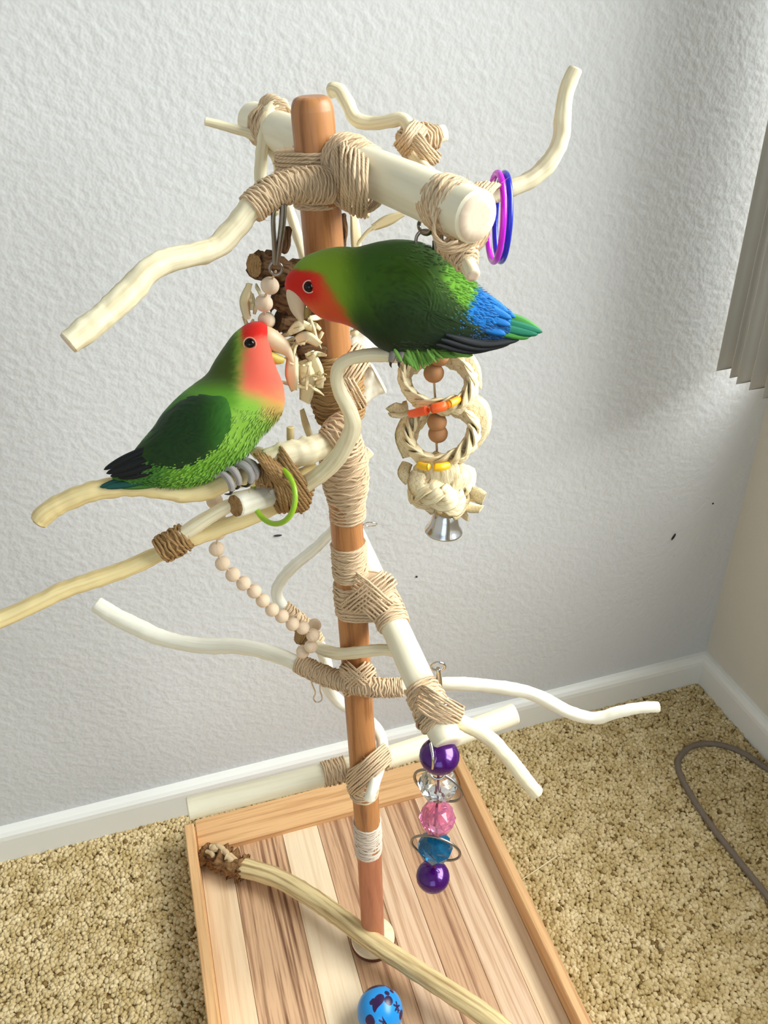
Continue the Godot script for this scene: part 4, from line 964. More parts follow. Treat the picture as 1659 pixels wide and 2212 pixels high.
func acrylic_toy() -> void:
	var o := thing("acrylic_toy", "hanging chain of purple, clear, pink and blue acrylic beads over the tray", "bird toy", Vector3(0.0252, 0.4883, 0.1341))
	var glossy := mat(rgb(70, 2, 104), 0.16, 0.7)
	glossy.metallic = 0.45
	var down := Vector3(0.0222, 0.3274, 0.1333) - Vector3(0.0254, 0.4728, 0.1342)
	var t := aim(-down)
	for e in [["purple_bead", Vector3(0.0257, 0.4722, 0.1343), bead_mesh(0.0148, 0.82), glossy], ["clear_bead", Vector3(0.0250, 0.4418, 0.1341), faceted(0.0152, 0.0118, 10), gem(rgb(245, 248, 250), 0.05)], ["pink_bead", Vector3(0.0251, 0.4025, 0.1341), faceted(0.0144, 0.0132, 10), gem(rgb(248, 150, 190), 0.25)], ["blue_bead", Vector3(0.0237, 0.3658, 0.1337), faceted(0.0142, 0.0125, 9), gem(rgb(4, 104, 150), 0.4)], ["purple_bead", Vector3(0.0222, 0.3274, 0.1333), bead_mesh(0.0139, 0.9), glossy]]:
		world_part(e[0], e[2], e[3], o).transform = where(o).affine_inverse() * Transform3D(t, e[1])
	world_part("string", rod_mesh([v4(Vector3(0.0256, 0.4835, 0.1342), 0.0011), v4(Vector3(0.0250, 0.4418, 0.1341), 0.001), v4(Vector3(0.0237, 0.3658, 0.1337), 0.001), v4(Vector3(0.0223, 0.3198, 0.1333), 0.001)], 8, 3), mat(rgb(120, 24, 60), 0.6), o)
	var b := Basis(Vector3(0.9454, 0.0237, 0.3252), Vector3(0.2454, 0.6050, -0.7575), Vector3(-0.2147, 0.7959, 0.5661))
	world_part("metal_ring", ring_mesh(Vector3(0.0251, 0.4397, 0.1341), b.x * 0.0175 - b.y * 0.0062, b.y * 0.009 + b.z * 0.014, 0.0011), M.wire, o)
	world_part("metal_ring", ring_mesh(Vector3(0.0241, 0.3646, 0.1338), b.x * 0.0192 - b.y * 0.0045, b.y * 0.0085 + b.z * 0.0155, 0.0011), M.wire, o)
	world_part("metal_ring", ring_mesh(Vector3(0.0238, 0.4583, 0.1369), b.x * 0.0055, b.y * 0.0045 + b.z * 0.002, 0.0008), M.steel, o)
	# clip that grips the dowel
	var c := Vector3(0.0321, 0.4895, 0.1132)
	var along := (Vector3(0.0330, 0.4819, 0.1343) - Vector3(0.0267, 0.5012, 0.0805)).normalized()
	var side := along.cross(Vector3.UP).normalized()
	world_part("clip_wire", ring_mesh(c, side * 0.0168, side.cross(along).normalized() * 0.0172, 0.0012), M.wire, o)
	world_part("clip_wire", rod_mesh([Vector4(0.0184, 0.4896, 0.1353, 0.0012), Vector4(0.0170, 0.4841, 0.1453, 0.0011), Vector4(0.0168, 0.4671, 0.1432, 0.0012)], 8, 3), M.steel, o)
	world_part("clip_screw", rod_mesh([Vector4(0.0427, 0.4918, 0.0871, 0.0023), Vector4(0.0412, 0.5053, 0.0898, 0.0023), Vector4(0.0393, 0.5167, 0.0924, 0.0019)], 10, 2, 0.0, 0.2), M.steel, o)
	world_part("clip_eye", ring_mesh(Vector3(0.0393, 0.5186, 0.0924), b.x * 0.0052, b.z * 0.0046 + b.y * 0.0022, 0.0011), M.steel, o)

func shred_toy() -> void:
	var o := thing("shredding_toy", "hanging toy of bark chunks, wood beads and crinkled paper shreds left of the pole", "bird toy", Vector3(-0.0396, 0.8438, 0.0355))
	var b := Basis(Vector3(0.9826, -0.0572, 0.1767), Vector3(0.1020, 0.9614, -0.2556), Vector3(-0.1552, 0.2692, 0.9505))
	for e in [[Vector4(-0.0419, 0.8426, 0.0358, 0.0014), Vector4(-0.0432, 0.8340, 0.0355, 0.0014), Vector4(-0.0435, 0.8207, 0.0344, 0.0015), Vector4(-0.0441, 0.8092, 0.0331, 0.0015)], [Vector4(-0.0364, 0.8435, 0.0353, 0.0021), Vector4(-0.0378, 0.8333, 0.0349, 0.0021), Vector4(-0.0405, 0.8204, 0.0342, 0.0019), Vector4(-0.0430, 0.8092, 0.0334, 0.0014)]]:
		world_part("clip_arm", rod_mesh(e, 8, 4), M.wire, o)
	world_part("split_ring", ring_mesh(Vector3(-0.0436, 0.8067, 0.0322), b.x * 0.0036, b.y * 0.0036 + b.z * 0.001, 0.0009), M.wire, o)
	world_part("string", rod_mesh([Vector4(-0.0432, 0.8045, 0.0292, 0.0007), Vector4(-0.0472, 0.7945, 0.0239, 0.0007), Vector4(-0.0506, 0.7817, 0.0167, 0.0007), Vector4(-0.0486, 0.7646, 0.0069, 0.0007), Vector4(-0.0425, 0.7425, 0.0003, 0.0008)], 6, 3), M.jute, o)
	var bm := bead_mesh(0.0057)
	for e in [Vector3(-0.0469, 0.7944, 0.0240), Vector3(-0.0506, 0.7817, 0.0167), Vector3(-0.0489, 0.7678, 0.0089)]:
		world_part("wood_bead", bm, textured(mat(Color.WHITE, 0.6), M.bead.albedo_texture, Vector3.ONE), o).transform = where(o).affine_inverse() * Transform3D(aim(Vector3(0.4, 1, 0)), e)
	# bark chunks
	for e in [[Vector4(-0.0540, 0.8050, 0.0157, 0.0070), Vector4(-0.0461, 0.8028, 0.0117, 0.0076), Vector4(-0.0325, 0.7957, 0.0052, 0.0081), Vector4(-0.0229, 0.7896, -0.0003, 0.0077)], [Vector4(-0.0363, 0.8098, 0.0104, 0.0037), Vector4(-0.0327, 0.8162, 0.0094, 0.0039), Vector4(-0.0327, 0.8239, 0.0073, 0.0031)], [Vector4(-0.0429, 0.7820, 0.0064, 0.0079), Vector4(-0.0344, 0.7781, 0.0068, 0.0094), Vector4(-0.0256, 0.7710, 0.0051, 0.0084)], [Vector4(-0.0417, 0.7675, 0.0088, 0.0068), Vector4(-0.0296, 0.7619, 0.0061, 0.0090), Vector4(-0.0190, 0.7626, 0.0029, 0.0067)], [Vector4(-0.0307, 0.7421, 0.0037, 0.0077), Vector4(-0.0231, 0.7437, 0.0038, 0.0089), Vector4(-0.0144, 0.7384, 0.0000, 0.0078)], [Vector4(0.0113, 0.8222, -0.0176, 0.0015), Vector4(0.0113, 0.8109, -0.0186, 0.0020), Vector4(0.0108, 0.8002, -0.0198, 0.0015)]]:
		world_part("bark_chunk", rod_mesh(e, 14, 5, 0.7, 0.2), M.bark, o)
	world_part("cut_face", rod_mesh([Vector4(-0.0546, 0.8051, 0.0161, 0.0064), Vector4(-0.0534, 0.8048, 0.0154, 0.0066)], 14, 1, 0.3, 0.1), M.cut_dark, world_first(o, "bark_chunk"))
	# paper shreds: each strip a thin folded ribbon
	var c := Vector3(-0.0287, 0.7515, 0.0126)
	var x := Vector3(-0.0277, 0.7553, 0.0233) - Vector3(-0.0305, 0.7554, 0.0225)
	var y := Vector3(-0.0303, 0.7585, 0.0225) - Vector3(-0.0305, 0.7554, 0.0225)
	var z := Vector3(-0.0323, 0.7593, 0.0323) - Vector3(-0.0305, 0.7554, 0.0225)
	var spots := []
	for k in 64:
		spots.append([Vector2(rng.randf_range(625, 690), rng.randf_range(680, 850)), rng.randf_range(-1.6, 0.6), rng.randf_range(16, 44), rng.randf_range(6, 15), rng.randf() * TAU])
	for k in 10:
		spots.append([Vector2(rng.randf_range(528, 560), rng.randf_range(610, 720)), rng.randf_range(-1.2, 0.6), rng.randf_range(16, 34), rng.randf_range(8, 16), rng.randf_range(1.0, 2.1)])
	for k in 12:
		spots.append([Vector2(rng.randf_range(765, 825), rng.randf_range(710, 790)), rng.randf_range(-6.0, -5.0), rng.randf_range(16, 34), rng.randf_range(10, 24), rng.randf() * TAU])
	for e in spots:
		var p: Vector3 = c + x * (e[0].x - 650) / 10.0 - y * (e[0].y - 740) / 10.0 + z * e[1]
		var d: Vector3 = (x * cos(e[4]) + y * sin(e[4]) + z * rng.randf_range(-0.5, 0.5)).normalized()
		var g: Vector3 = (x * rng.randf_range(-0.7, 0.7) + y * rng.randf_range(-0.7, 0.7) + z).normalized()
		var l: float = e[2] * 0.00029
		var w: float = e[3] * 0.00014
		var st := start()
		blade(st, [v4(p - d * l, w * 0.7), v4(p - d * l * 0.3 + g * l * 0.4, w), v4(p + d * l * 0.3 - g * l * 0.25, w), v4(p + d * l + g * l * 0.3, w * 0.4)], 0.00025, g, rng.randf_range(-1.0, 1.0), 3)
		world_part("paper_shred", done(st), M.shred, o)
	for e in [[Vector4(0.0260, 0.7908, -0.0446, 0.0035), Vector4(0.0259, 0.8033, -0.0446, 0.0038), Vector4(0.0252, 0.8150, -0.0448, 0.0028)], [Vector4(0.0268, 0.7945, -0.0443, 0.0013), Vector4(0.0341, 0.8031, -0.0422, 0.0014), Vector4(0.0404, 0.8069, -0.0404, 0.0016)], [Vector4(0.0373, 0.8055, -0.0413, 0.0022), Vector4(0.0474, 0.8101, -0.0384, 0.0038), Vector4(0.0578, 0.8141, -0.0354, 0.0019)], [Vector4(-0.0199, 0.6602, -0.0265, 0.0024), Vector4(-0.0229, 0.6730, -0.0274, 0.0027), Vector4(-0.0247, 0.6848, -0.0279, 0.0019)], [Vector4(-0.0266, 0.7725, 0.0132, 0.0018), Vector4(-0.0214, 0.7820, 0.0147, 0.0015), Vector4(-0.0184, 0.7936, 0.0155, 0.0012)], [Vector4(-0.0688, 0.6744, 0.0115, 0.0035), Vector4(-0.0639, 0.6779, 0.0129, 0.0038), Vector4(-0.0611, 0.6752, 0.0137, 0.0025)], [Vector4(-0.0364, 0.7462, 0.0208, 0.0036), Vector4(-0.0386, 0.7352, 0.0243, 0.0045), Vector4(-0.0377, 0.7230, 0.0204, 0.0027)], [Vector4(-0.0297, 0.7388, 0.0123, 0.0046), Vector4(-0.0273, 0.7273, 0.0171, 0.0058), Vector4(-0.0295, 0.7094, 0.0124, 0.0041)], [Vector4(-0.0240, 0.7450, 0.0139, 0.0033), Vector4(-0.0206, 0.7328, 0.0170, 0.0046), Vector4(-0.0192, 0.7193, 0.0153, 0.0028)], [Vector4(-0.0332, 0.7570, 0.0217, 0.0024), Vector4(-0.0276, 0.7605, 0.0274, 0.0038), Vector4(-0.0193, 0.7535, 0.0257, 0.0027)], [Vector4(-0.0368, 0.7610, 0.0186, 0.0018), Vector4(-0.0302, 0.7676, 0.0226, 0.0029), Vector4(-0.0214, 0.7615, 0.0188, 0.0024)], [Vector4(-0.0614, 0.7716, 0.0136, 0.0023), Vector4(-0.0620, 0.7835, 0.0134, 0.0031), Vector4(-0.0575, 0.7943, 0.0147, 0.0017)]]:
		var st := start()
		blade(st, e, 0.0003, b.z, 0.5, 5)
		world_part("paper_shred", done(st), M.shred, o)

func world_first(o: Node3D, called: String) -> Node3D:
	for k in o.get_children():
		if k.name == called:
			return k
	return o

func hooks() -> void:
	var b := Basis(Vector3(0.9602, -0.0333, 0.2774), Vector3(0.1803, 0.8322, -0.5244), Vector3(-0.2134, 0.5535, 0.8051))
	var o := thing("wire_eye", "small bright wire eye sticking out right of the pole below the wide twine wrap", "hook", Vector3(0.0167, 0.5818, -0.0160))
	world_part("eye", ring_mesh(Vector3(0.0203, 0.5817, -0.0150), b.x * 0.0052, b.z * 0.004 + b.y * 0.0015, 0.0006, 32, 6), M.steel, o)
	world_part("shank", rod_mesh([Vector4(0.0162, 0.5801, -0.0183, 0.0007), Vector4(0.0084, 0.5861, -0.0101, 0.0007)], 6, 1), M.steel, o)
	var p := thing("wire_pin", "thin bent wire pin hanging under the twine sleeve left of the pole", "hook", Vector3(-0.0352, 0.4229, -0.0205))
	world_part("wire", rod_mesh([Vector4(-0.0397, 0.4334, -0.0197, 0.0007), Vector4(-0.0385, 0.4221, -0.0194, 0.0007), Vector4(-0.0361, 0.4101, -0.0187, 0.0007), Vector4(-0.0382, 0.4026, -0.0193, 0.0007), Vector4(-0.0357, 0.3978, -0.0186, 0.0007), Vector4(-0.0315, 0.4000, -0.0174, 0.0007), Vector4(-0.0308, 0.4052, -0.0172, 0.0007), Vector4(-0.0319, 0.4133, -0.0175, 0.0007), Vector4(-0.0304, 0.4246, -0.0170, 0.0007)], 6, 5), M.steel, p)

# ---------------------------------------------------------------- lovebirds
# A bird is drawn up in its own side view, in units of about a quarter of a millimetre: x right, y down, z towards the viewer.
class Plan:
	var u: float          # metres per unit
	var o: Vector2        # the bird's foot in its own units
	var rows: Array       # sections: top x, y, bottom x, y, half breadth
	var dense := []       # centre, half height, half breadth, direction
	var kind: int

	func at(x: float, y: float, z: float) -> Vector3:
		return Vector3((x - o.x) * u, -(y - o.y) * u, z * u)

	func fill(sub: int) -> void:
		for i in rows.size() - 1:
			for k in sub:
				dense.append(mid(i, float(k) / sub))
		dense.append(mid(rows.size() - 2, 1.0))
		for i in dense.size():
			var t: Vector2 = dense[mini(i + 1, dense.size() - 1)][0] - dense[maxi(i - 1, 0)][0]
			dense[i].append(t.normalized())

	func mid(i: int, t: float) -> Array:
		var r := []
		for k in 5:
			var a: float = rows[maxi(i - 1, 0)][k]
			var b: float = rows[i][k]
			var c: float = rows[i + 1][k]
			var d: float = rows[mini(i + 2, rows.size() - 1)][k]
			r.append(0.5 * (2.0 * b + (c - a) * t + (2.0 * a - 5.0 * b + 4.0 * c - d) * t * t + (3.0 * b - a - 3.0 * c + d) * t * t * t))
		var top := Vector2(r[0], r[1])
		var bottom := Vector2(r[2], r[3])
		return [(top + bottom) / 2, (top - bottom) / 2, maxf(r[4], 0.5)]

	# how far the flank stands out at a place in the side view
	func flank(p: Vector2) -> float:
		var best := 1e9
		var z := 0.0
		for s in dense:
			var d: Vector2 = p - s[0]
			var h: Vector2 = s[1]
			var r := d.dot(h) / h.length_squared()
			var off := (d - h * r).length() + maxf(absf(r) - 1.0, 0.0) * h.length()
			if off < best:
				best = off
				z = s[2] * sqrt(maxf(0.0, 1.0 - r * r))
		return z

func soft(a: float, b: float, x: float) -> float:
	return smoothstep(a, b, x)

func plumage(kind: int, p: Vector2, z: float) -> Color:
	var n := 6.0 * noise.get_noise_3d(p.x * 1.6, p.y * 1.6, z)
	var c: Color
	if kind == 0:
		var green := rgb(112, 142, 30).lerp(rgb(58, 92, 22), soft(730, 800, p.x + n))
		green = green.lerp(rgb(22, 42, 12), soft(640, 735, p.y + n - 0.1 * (p.x - 800)) * soft(740, 790, p.x))
		# nape and scapulars
		var edge := 588.0 + (p.x - 635.0) * 0.12
		var back := 702.0 + (p.y - 600.0) * 0.62
		var face := soft(edge - 5, edge + 7, p.y + n) * soft(back + 14, back - 16, p.x + n * 1.5)
		var red := rgb(196, 32, 18).lerp(rgb(212, 90, 44), soft(640, 672, p.y + n))
		red = red.lerp(rgb(196, 74, 34), soft(670, 720, p.x))
		c = green.lerp(red, face)
		# light edge on the rump, then blue, then vent
		var lite := soft(40, 20, absf((p.x - 985) * 0.8 + (p.y - 615) * -0.62)) * soft(560, 590, p.y) * soft(672, 655, p.y) * soft(940, 965, p.x)
		c = c.lerp(rgb(108, 168, 44), lite * 0.9)
		var blue := soft(1004, 1016, p.x + n * 1.5 + (p.y - 660) * 0.35) 
		blue = maxf(blue, soft(955, 985, p.x + n * 2) * soft(668, 690, p.y + n))
		c = c.lerp(rgb(14, 114, 192).lerp(rgb(8, 62, 110), soft(690, 730, p.y + n)), blue)
		var vent := soft(752, 762, p.y + n) * soft(850, 880, p.x)
		c = c.lerp(rgb(104, 156, 56), vent)
	else:
		var green := rgb(138, 188, 66)
		# along the chest the lime turns richer towards the belly
		green = green.lerp(rgb(112, 168, 44), soft(930, 1000, p.y))
		var nape := soft(30, -30, (p.x - 500) * 0.75 + (p.y - 800) * -0.55 + n * 2) * soft(915, 880, p.y)
		var g2 := rgb(64, 84, 26).lerp(rgb(92, 150, 40), soft(800, 850, p.y - (p.x - 430) * 0.15))
		c = green.lerp(g2, soft(530, 500, p.x + n * 1.5) * soft(900, 860, p.y))
		c = c.lerp(rgb(60, 116, 30), soft(0, -60, (p.x - 430) + (p.y - 900) * 0.3) * soft(830, 860, p.y))
		var face := soft(512, 546, p.x + n * 1.6 + 0.12 * (p.y - 770)) * soft(880, 838, p.y + n - 0.35 * (p.x - 560))
		var salmon := rgb(238, 104, 84).lerp(rgb(244, 150, 96), soft(810, 885, p.y + n))
		c = c.lerp(salmon, face)
		var chest := soft(930, 862, p.y + n * 2 - 0.25 * (p.x - 590)) * soft(548, 590, p.x + n * 2)
		c = c.lerp(rgb(236, 160, 96), chest * (1.0 - face) * 0.85)
		var brow := soft(522, 535, p.x + n) * soft(736, 716, p.y + n + 0.25 * (p.x - 570))
		c = c.lerp(rgb(216, 30, 20), brow)
	return c

# the folded wing: bright coverts in front, darker flight feathers towards the tip
func wing_colour(kind: int, p: Vector2) -> Color:
	var run := Vector2(0.9, 0.44) if kind == 0 else Vector2(-0.8, 0.6)
	var a := p.dot(run)
	var b := p.dot(run.orthogonal())
	var n := noise.get_noise_2d(a * 0.25, b * 2.4)
	var c: Color
	if kind == 0:
		c = rgb(62, 96, 22).lerp(rgb(26, 48, 13), soft(560, 690, p.y + 18 * n - 0.12 * (p.x - 800)))
		c = plumage(0, p, 0.0).lerp(c, soft(782, 865, p.x))
		c = c.lerp(rgb(14, 26, 16), soft(700, 745, p.y + 10 * n) * soft(880, 980, p.x))
	else:
		c = rgb(50, 106, 28).lerp(rgb(22, 54, 15), soft(500, 425, p.x + 16 * n))
		c = c.lerp(rgb(34, 66, 22), soft(350, 310, p.x + 14 * n))
	return c.lerp(Color.BLACK, clampf(n * 0.35, 0.0, 0.3))

func bird_body(b: Plan, m: Material, o: Node3D) -> void:
	var n := 56
	var st := SurfaceTool.new()
	st.begin(Mesh.PRIMITIVE_TRIANGLES)
	var grid := []
	for s in b.dense:
		var ring := []
		var sign := 1.0 if (s[1] as Vector2).cross(s[3]) < 0.0 else -1.0
		for j in n:
			var a := TAU * j / n
			var q: Vector2 = s[0] + s[1] * cos(a)
			var z: float = s[2] * sin(a) * sign
			var lump: float = 1.0 + 0.012 * noise.get_noise_3d(q.x * 0.9, q.y * 0.9, z)
			q = s[0] + (q - s[0]) * lump
			ring.append([b.at(q.x, q.y, z * lump), plumage(b.kind, q, z).srgb_to_linear()])
		grid.append(ring)
	var v := 0.0
	for i in grid.size() - 1:
		for j in n:
			var k := (j + 1) % n
			for e in [[i, j, j], [i + 1, j, j], [i, k, j + 1], [i, k, j + 1], [i + 1, j, j], [i + 1, k, j + 1]]:
				st.set_uv(Vector2(float(e[2]) / n, float(e[0]) / grid.size()))
				st.set_color(grid[e[0]][e[1]][1])
				st.add_vertex(grid[e[0]][e[1]][0])
	for i in [0, grid.size() - 1]:
		var c: Vector3 = b.at(b.dense[i][0].x, b.dense[i][0].y, 0)
		for j in n:
			var k := (j + 1) % n
			for e in ([k, j] if i == 0 else [j, k]):
				pass
			var x: int = j if i == 0 else k
			var y: int = k if i == 0 else j
			st.set_color(grid[i][0][1]); st.set_uv(Vector2.ZERO); st.add_vertex(c)
			st.set_color(grid[i][x][1]); st.set_uv(Vector2.ZERO); st.add_vertex(grid[i][x][0])
			st.set_color(grid[i][y][1]); st.set_uv(Vector2.ZERO); st.add_vertex(grid[i][y][0])
	st.generate_normals()
	part("body", st.commit(), m, o)
	# small contour feathers lying over the skin
	var leaf := start()
	blade(leaf, [Vector4(0, 0, 0, 0.28), Vector4(0, 0.5, 0.035, 0.46), Vector4(0, 0.85, 0.02, 0.34), Vector4(0, 1.0, -0.02, 0.08)], 0.015, Vector3.BACK, 0.0, 1)
	var mm := MultiMesh.new()
	mm.transform_format = MultiMesh.TRANSFORM_3D
	mm.use_colors = true
	mm.mesh = done(leaf)
	var list := []
	for k in 7000:
		var i := rng.randi_range(4, b.dense.size() - 6)
		var s: Array = b.dense[i]
		var a := rng.randf() * TAU
		var q: Vector2 = s[0] + s[1] * cos(a)
		var z: float = s[2] * sin(a)
		var nrm := Vector3(s[1].normalized().x * cos(a) / s[1].length(), -s[1].normalized().y * cos(a) / s[1].length(), sin(a) / s[2]).normalized()
		var run := Vector3(s[3].x, -s[3].y, 0.0)
		if b.kind == 2:
			run = -run
		run = (run - nrm * run.dot(nrm)).normalized()
		run = (run + nrm * 0.015).normalized()
		var side := run.cross(nrm).normalized()
		var head := soft(b.dense.size() * 0.42, b.dense.size() * 0.2, i)
		var size := lerpf(11.0, 6.0, head) * rng.randf_range(0.75, 1.2) * b.u
		var tint := plumage(b.kind, q, z)
		tint = tint.lerp(Color.WHITE if rng.randf() < 0.5 else Color.BLACK, rng.randf() * 0.03)
		list.append([Transform3D(Basis(side * size * 0.42, run * size, side.cross(run) * size), b.at(q.x, q.y, z) - nrm * 0.38 * b.u), tint.srgb_to_linear()])
	mm.instance_count = list.size()
	for k in list.size():
		mm.set_instance_transform(k, list[k][0])
		mm.set_instance_color(k, list[k][1])
	var f := MultiMeshInstance3D.new()
	f.name = "contour_feathers"
	f.multimesh = mm
	f.material_override = m
	f.set_meta("kind", "stuff")
	o.add_child(f, true)

# a folded wing: a thin shell that lies on the flank
func wing(b: Plan, edge: Array, side: float, lift: float, m: Material, o: Node3D) -> MeshInstance3D:
	var e := []
	for i in edge.size():
		var a: Vector2 = edge[(i + edge.size() - 1) % edge.size()]
		var p: Vector2 = edge[i]
		var q: Vector2 = edge[(i + 1) % edge.size()]
		var r: Vector2 = edge[(i + 2) % edge.size()]
		for k in 5:
			e.append(p.cubic_interpolate(q, a, r, k / 5.0))
	var mid := Vector2.ZERO
	for p in e:
		mid += p / e.size()
	var rings := []
	var vs := []
	var inks := []
	for k in 25:
		var t := k / 24.0
		var ring := PackedVector3Array()
		var ink := PackedColorArray()
		for p in e:
			var q: Vector2 = mid.lerp(p, t)
			ink.append(wing_colour(b.kind, q).srgb_to_linear())
			var z: float = b.flank(q) + lift * (1.0 - pow(t, 5.0)) - 2.5 * pow(t, 8.0) + 1.2 * noise.get_noise_2d(q.x * 1.2, q.y * 1.2)
			ring.append(b.at(q.x, q.y, side * maxf(z, 3.0)))
		rings.append(ring); vs.append(t); inks.append(ink)
	for k in [16, 0]:
		var t: float = k / 24.0
		var ring := PackedVector3Array()
		for p in e:
			var q: Vector2 = mid.lerp(p, t)
			ring.append(b.at(q.x, q.y, side * maxf(b.flank(q) - 5.0, 0.5)))
		rings.append(ring); vs.append(t); inks.append(inks[k])
	# the shell starts in the middle of the outer face; turn the rings so that it faces out
	var area := 0.0
	for i in e.size():
		area += (e[i] as Vector2).cross(e[(i + 1) % e.size()])
	if (area > 0.0) == (side > 0.0):
		pass
	else:
		for i in rings.size():
			var r: PackedVector3Array = rings[i]
			r.reverse()
			rings[i] = r
			var ink: PackedColorArray = inks[i].duplicate()
			ink.reverse()
			inks[i] = ink
	var st := start()
	paint = inks
	skin(st, rings, vs, false, false)
	paint = []
	return part("wing", done(st), m, o)

func feather(b: Plan, p: Array, z0: float, z1: float, w: float, m: Material, o: Node3D, called := "flight_feather") -> void:
	var st := start()
	var q := []
	for i in p.size():
		var t := float(i) / (p.size() - 1)
		q.append(v4(b.at(p[i].x, p[i].y, lerpf(z0, z1, t)), w * b.u * (1.0 - 0.15 * t)))
	blade(st, q, 1.6 * b.u, Vector3(0.1, 0.25, 1.0 if z0 >= 0.0 else -1.0), 0.0, 6, true)
	part(called, done(st), m, o)

func eye(b: Plan, p: Vector2, r: float, rim: Color, o: Node3D) -> void:
	for side in [1.0, -1.0]:
		var z: float = b.flank(p) * side
		var c := b.at(p.x, p.y, z - side * r * 0.45)
		var s := SphereMesh.new()
		s.radius = r * b.u
		s.height = 2 * r * b.u
		s.radial_segments = 24
		s.rings = 12
		var ball := part("eye", s, mat(rgb(6, 5, 5), 0.12, 0.4), o, Transform3D(Basis(), c))
		part("eye_ring", ring_mesh(Vector3(0, 0, side * r * 0.5 * b.u), Vector3(r * 1.08 * b.u, 0, 0), Vector3(0, r * 1.08 * b.u, 0), r * 0.12 * b.u, 28, 8), mat(rim, 0.7), ball)

func loft(b: Plan, rows: Array, m: Material, o: Node3D, called: String) -> void:
	var s := Plan.new()
	s.u = b.u
	s.o = b.o
	s.rows = rows
	s.fill(6)
	var rings := []
	var vs := []
	for d in s.dense:
		var ring := PackedVector3Array()
		var sign := 1.0 if (d[1] as Vector2).cross(d[3]) < 0.0 else -1.0
		for j in 20:
			var a := TAU * j / 20
			var q: Vector2 = d[0] + d[1] * cos(a)
			ring.append(b.at(q.x, q.y, d[2] * sin(a) * sign))
		rings.append(ring); vs.append(rings.size() * 0.02)
	var st := start()
	skin(st, rings, vs, true, true)
	part(called, done(st), m, o)

func toe(b: Plan, p: Array, m: Material, claw: Material, o: Node3D, claw_path: Array) -> void:
	var q := []
	for e in p:
		q.append(v4(b.at(e[0], e[1], e[2]), e[3] * b.u))
	var t := part("toe", rod_mesh(q, 12, 6, 0.25, 0.4), m, o)
	var c := []
	for e in claw_path:
		c.append(v4(b.at(e[0], e[1], e[2]), e[3] * b.u))
	part("claw", rod_mesh(c, 8, 5, 0.0, 0.2), claw, t)

func feather_mat(c: Color, rough := 0.75) -> StandardMaterial3D:
	var m := mat(c, rough, 0.35)
	m.rim_enabled = true
	m.rim = 0.25
	return m

func plume_mat() -> StandardMaterial3D:
	var m := feather_mat(Color.WHITE, 0.8)
	m.vertex_color_use_as_albedo = true
	return m

